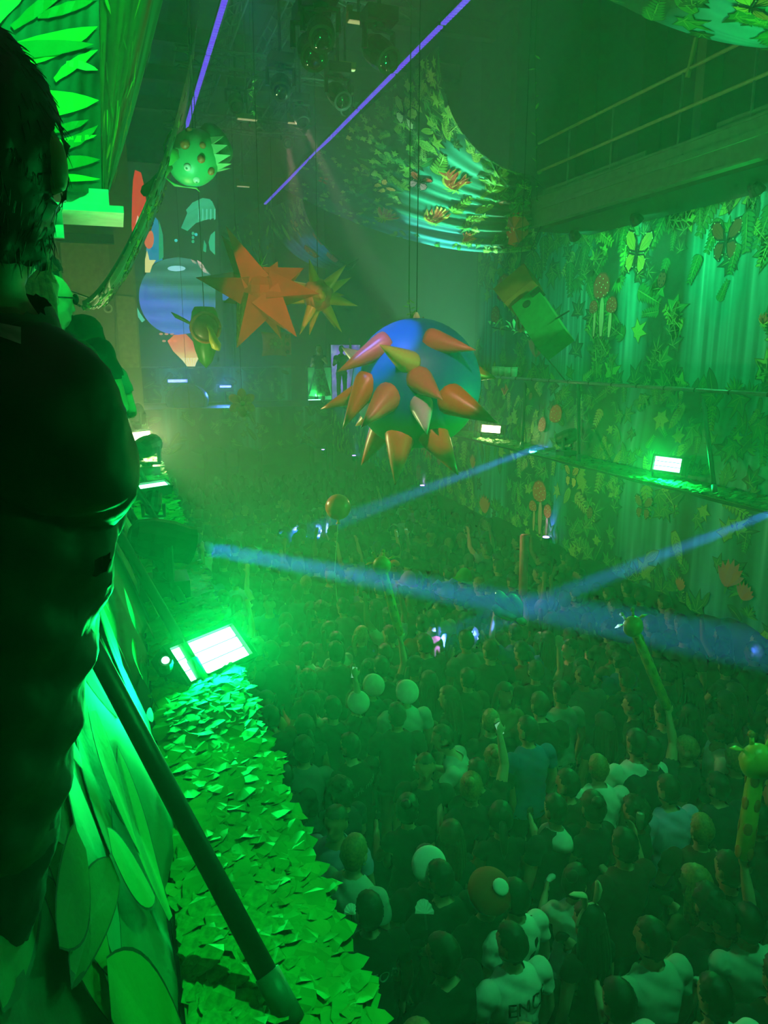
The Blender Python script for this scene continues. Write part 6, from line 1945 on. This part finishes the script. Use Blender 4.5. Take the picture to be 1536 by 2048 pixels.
# twisted balloon: five sausage lobes on a short stalk
c = at_z(1017, 1212, 2.2); k = proj(c)[2] / FPX
th = thing('twisted_balloon', 'shiny teal twisted balloon with fat lobes held above the crowd', 'inflatable', c - Vector((0, 0, 40 * k)))
def tp(x, y, dz=0): return at_d(x, y, proj(c)[2] + dz)
M_TB = mat('teal balloon rubber', '#12a070', .12, coat=.8)
for pts_, r in (([(1042, 1236), (1020, 1212), (1000, 1192), (996, 1186)], 11), ([(1040, 1238), (1015, 1232), (996, 1222), (990, 1214)], 10), ([(1042, 1234), (1038, 1208), (1028, 1196), (1022, 1192)], 9), ([(1040, 1236), (1008, 1208), (994, 1198)], 8), ([(1040, 1232), (1046, 1244), (1036, 1240)], 8)):
    P_ = [tp(x, y, -.08 * i) for i, (x, y) in enumerate(pts_)]
    n = len(P_)
    MB().tube(P_, [r * k * .55] + [r * k] * (n - 2) + [r * k * .6], 14).build('lobe', M_TB, th, smooth=True)
MB().tube([tp(1036, 1238), TEAL], [4 * k, 3 * k], 8).build('stalk', M_TB, th)
# orange ring balloon, lime cap, small hats far in the crowd
c = at_z(788, 1132, 2.0); k = proj(c)[2] / FPX
th = thing('ring_balloon', 'orange ring balloon beside the yellow giraffe head', 'inflatable', c - Vector((0, 0, 14 * k)))
MB().tube([c + (rgt * math.cos(t) + upv * math.sin(t)) * 7.5 * k for t in [.2 + 1.62 * PI * j / 20 for j in range(21)]], 5.5 * k, 10).build('ring', mat('coral ring vinyl', '#e0563c', .4), th, smooth=True)
MB().tube([c + Vector((-.02, 0, -6 * k)), c + Vector((-.02, .02, -26 * k))], .012, 6).build('stick', M_DARK, th)
for u, v, colr, lab in ((926, 1152, '#3fae2a', 'bright lime cap in the far crowd'), (815, 1158, '#c06ac8', 'pink bonnet right of the orange ring balloon'), (890, 1180, '#7a6ae0', 'violet jester hat in the blue beam')):
    c = at_z(u, v, 1.76); k = proj(c)[2] / FPX
    th = thing('party_hat', lab, 'hat', c - Vector((0, 0, .08)), 'party hats in the crowd')
    MB().lathe(c - Vector((0, 0, .07)), (.25, 0, 1), [(.125, 0), (.13, .02), (.12, .09), (.08, .17), (.02, .20)], 16).build('crown', mat('hat felt ' + colr, colr, .8), th, smooth=True)
    MB().lathe(c - Vector((0, 0, .075)), (.25, 0, 1), [(.17, 0), (.175, .008), (.12, .02)], 18, squash=.9).build('brim', MATS['hat felt ' + colr], th)
    if 'jester' in lab:
        for s in (-1, 1): MB().tube([c + Vector((s * .05, 0, .05)), c + Vector((s * .12, 0, .14)), c + Vector((s * .2, 0, .1))], [.05, .035, .008], 8).build('horn', MATS['hat felt ' + colr], th, smooth=True)
for u, v, lab in ((793, 1068, 'small lit phone held up in the far crowd'), (813, 1064, 'pale phone edge glinting over the far crowd'), (708, 1345, 'glinting phone right of the near green strobe'), (998, 1458, 'bright phone screen beside the woman facing the viewer')):
    p = at_z(u, v, 1.92)
    hq = hand_point(V_['up1'], 1, .06)
    make_person(V_['up1'], p - Vector((hq.x, hq.y, hq.z)) * (p.z / hq.z), 0.0, 'person with one arm up holding the ' + lab, 'charcoal', 0, 0, p.z / hq.z, 'people on the dance floor', False, False, False)
    th = thing('phone', lab, 'phone', p, 'phones held up in the crowd')
    R = Euler((-.35, rr.uniform(-.3, .3), rr.uniform(-.3, .3))).to_matrix()
    MB().box(p, (.06, .009, .12), R).build('case', M_DARK, th)
    MB().box(p + R @ Vector((0, -.006, 0)), (.054, .003, .11), R).build('screen', mat('lit phone screen', '#c8e0d8', .2, emit='#d0fff0', strength=.22), th)
# dancer on the stage
V_['dancer'] = human((((-.26, .1, 1.2), (-.16, .24, 1.32), (1, 0, 0)), 'bent'), .1, -.3, .95, 'long', True, .1)
p = at_y(640, 806, 22.2)
o = make_person(V_['dancer'], Vector((p.x, p.y, LEDGE_Z)), 2.7, 'dancer in a bright green printed skirt on the stage', 'black', 3, 0, 1.0)
g = MB()
g.lathe((0, .02, .25), (0, 0, 1), [(.42, 0), (.36, .2), (.27, .5), (.17, .78), (.14, .80)], 26, squash=.8)
for i in range(len(g.v)):
    x, y, z = g.v[i]; a = math.atan2(y, x); f = 1 + .12 * math.sin(a * 9) * (1.05 - z); g.v[i] = (x * f, y * f, z)
local_part(o, 'skirt', g, mat('bright green sequin cloth', '#2fbf5a', .35, var=.5, scale=14))
p2 = at_y(700, 740, 23.4)
make_person(V_['up2'], Vector((at_y(683, 720, 23.4).x, 23.4, LEDGE_Z)), 2.9, 'performer in dark clothes by the violet screen on the stage', 'charcoal', 1, 0, 1.0)
# ================================================================ haze that fills the hall
hz = MB().box((3.05, 14.3, 6.2), (12.0, 38.4, 12.36)).build('haze', None)
m = bpy.data.materials.new('stage haze')
m.use_nodes = True
nt = m.node_tree
nt.nodes.remove(nt.nodes['Principled BSDF'])
vs_ = nt.nodes.new('ShaderNodeVolumeScatter')
vs_.inputs['Color'].default_value = (.9, .92, .95, 1)
vs_.inputs['Density'].default_value = 0.022
vs_.inputs['Anisotropy'].default_value = 0.2
nt.links.new(vs_.outputs[0], nt.nodes['Material Output'].inputs['Volume'])
hz.data.materials.append(m)
tag(hz, 'thin stage haze filling the whole hall', 'haze', kind='stuff')
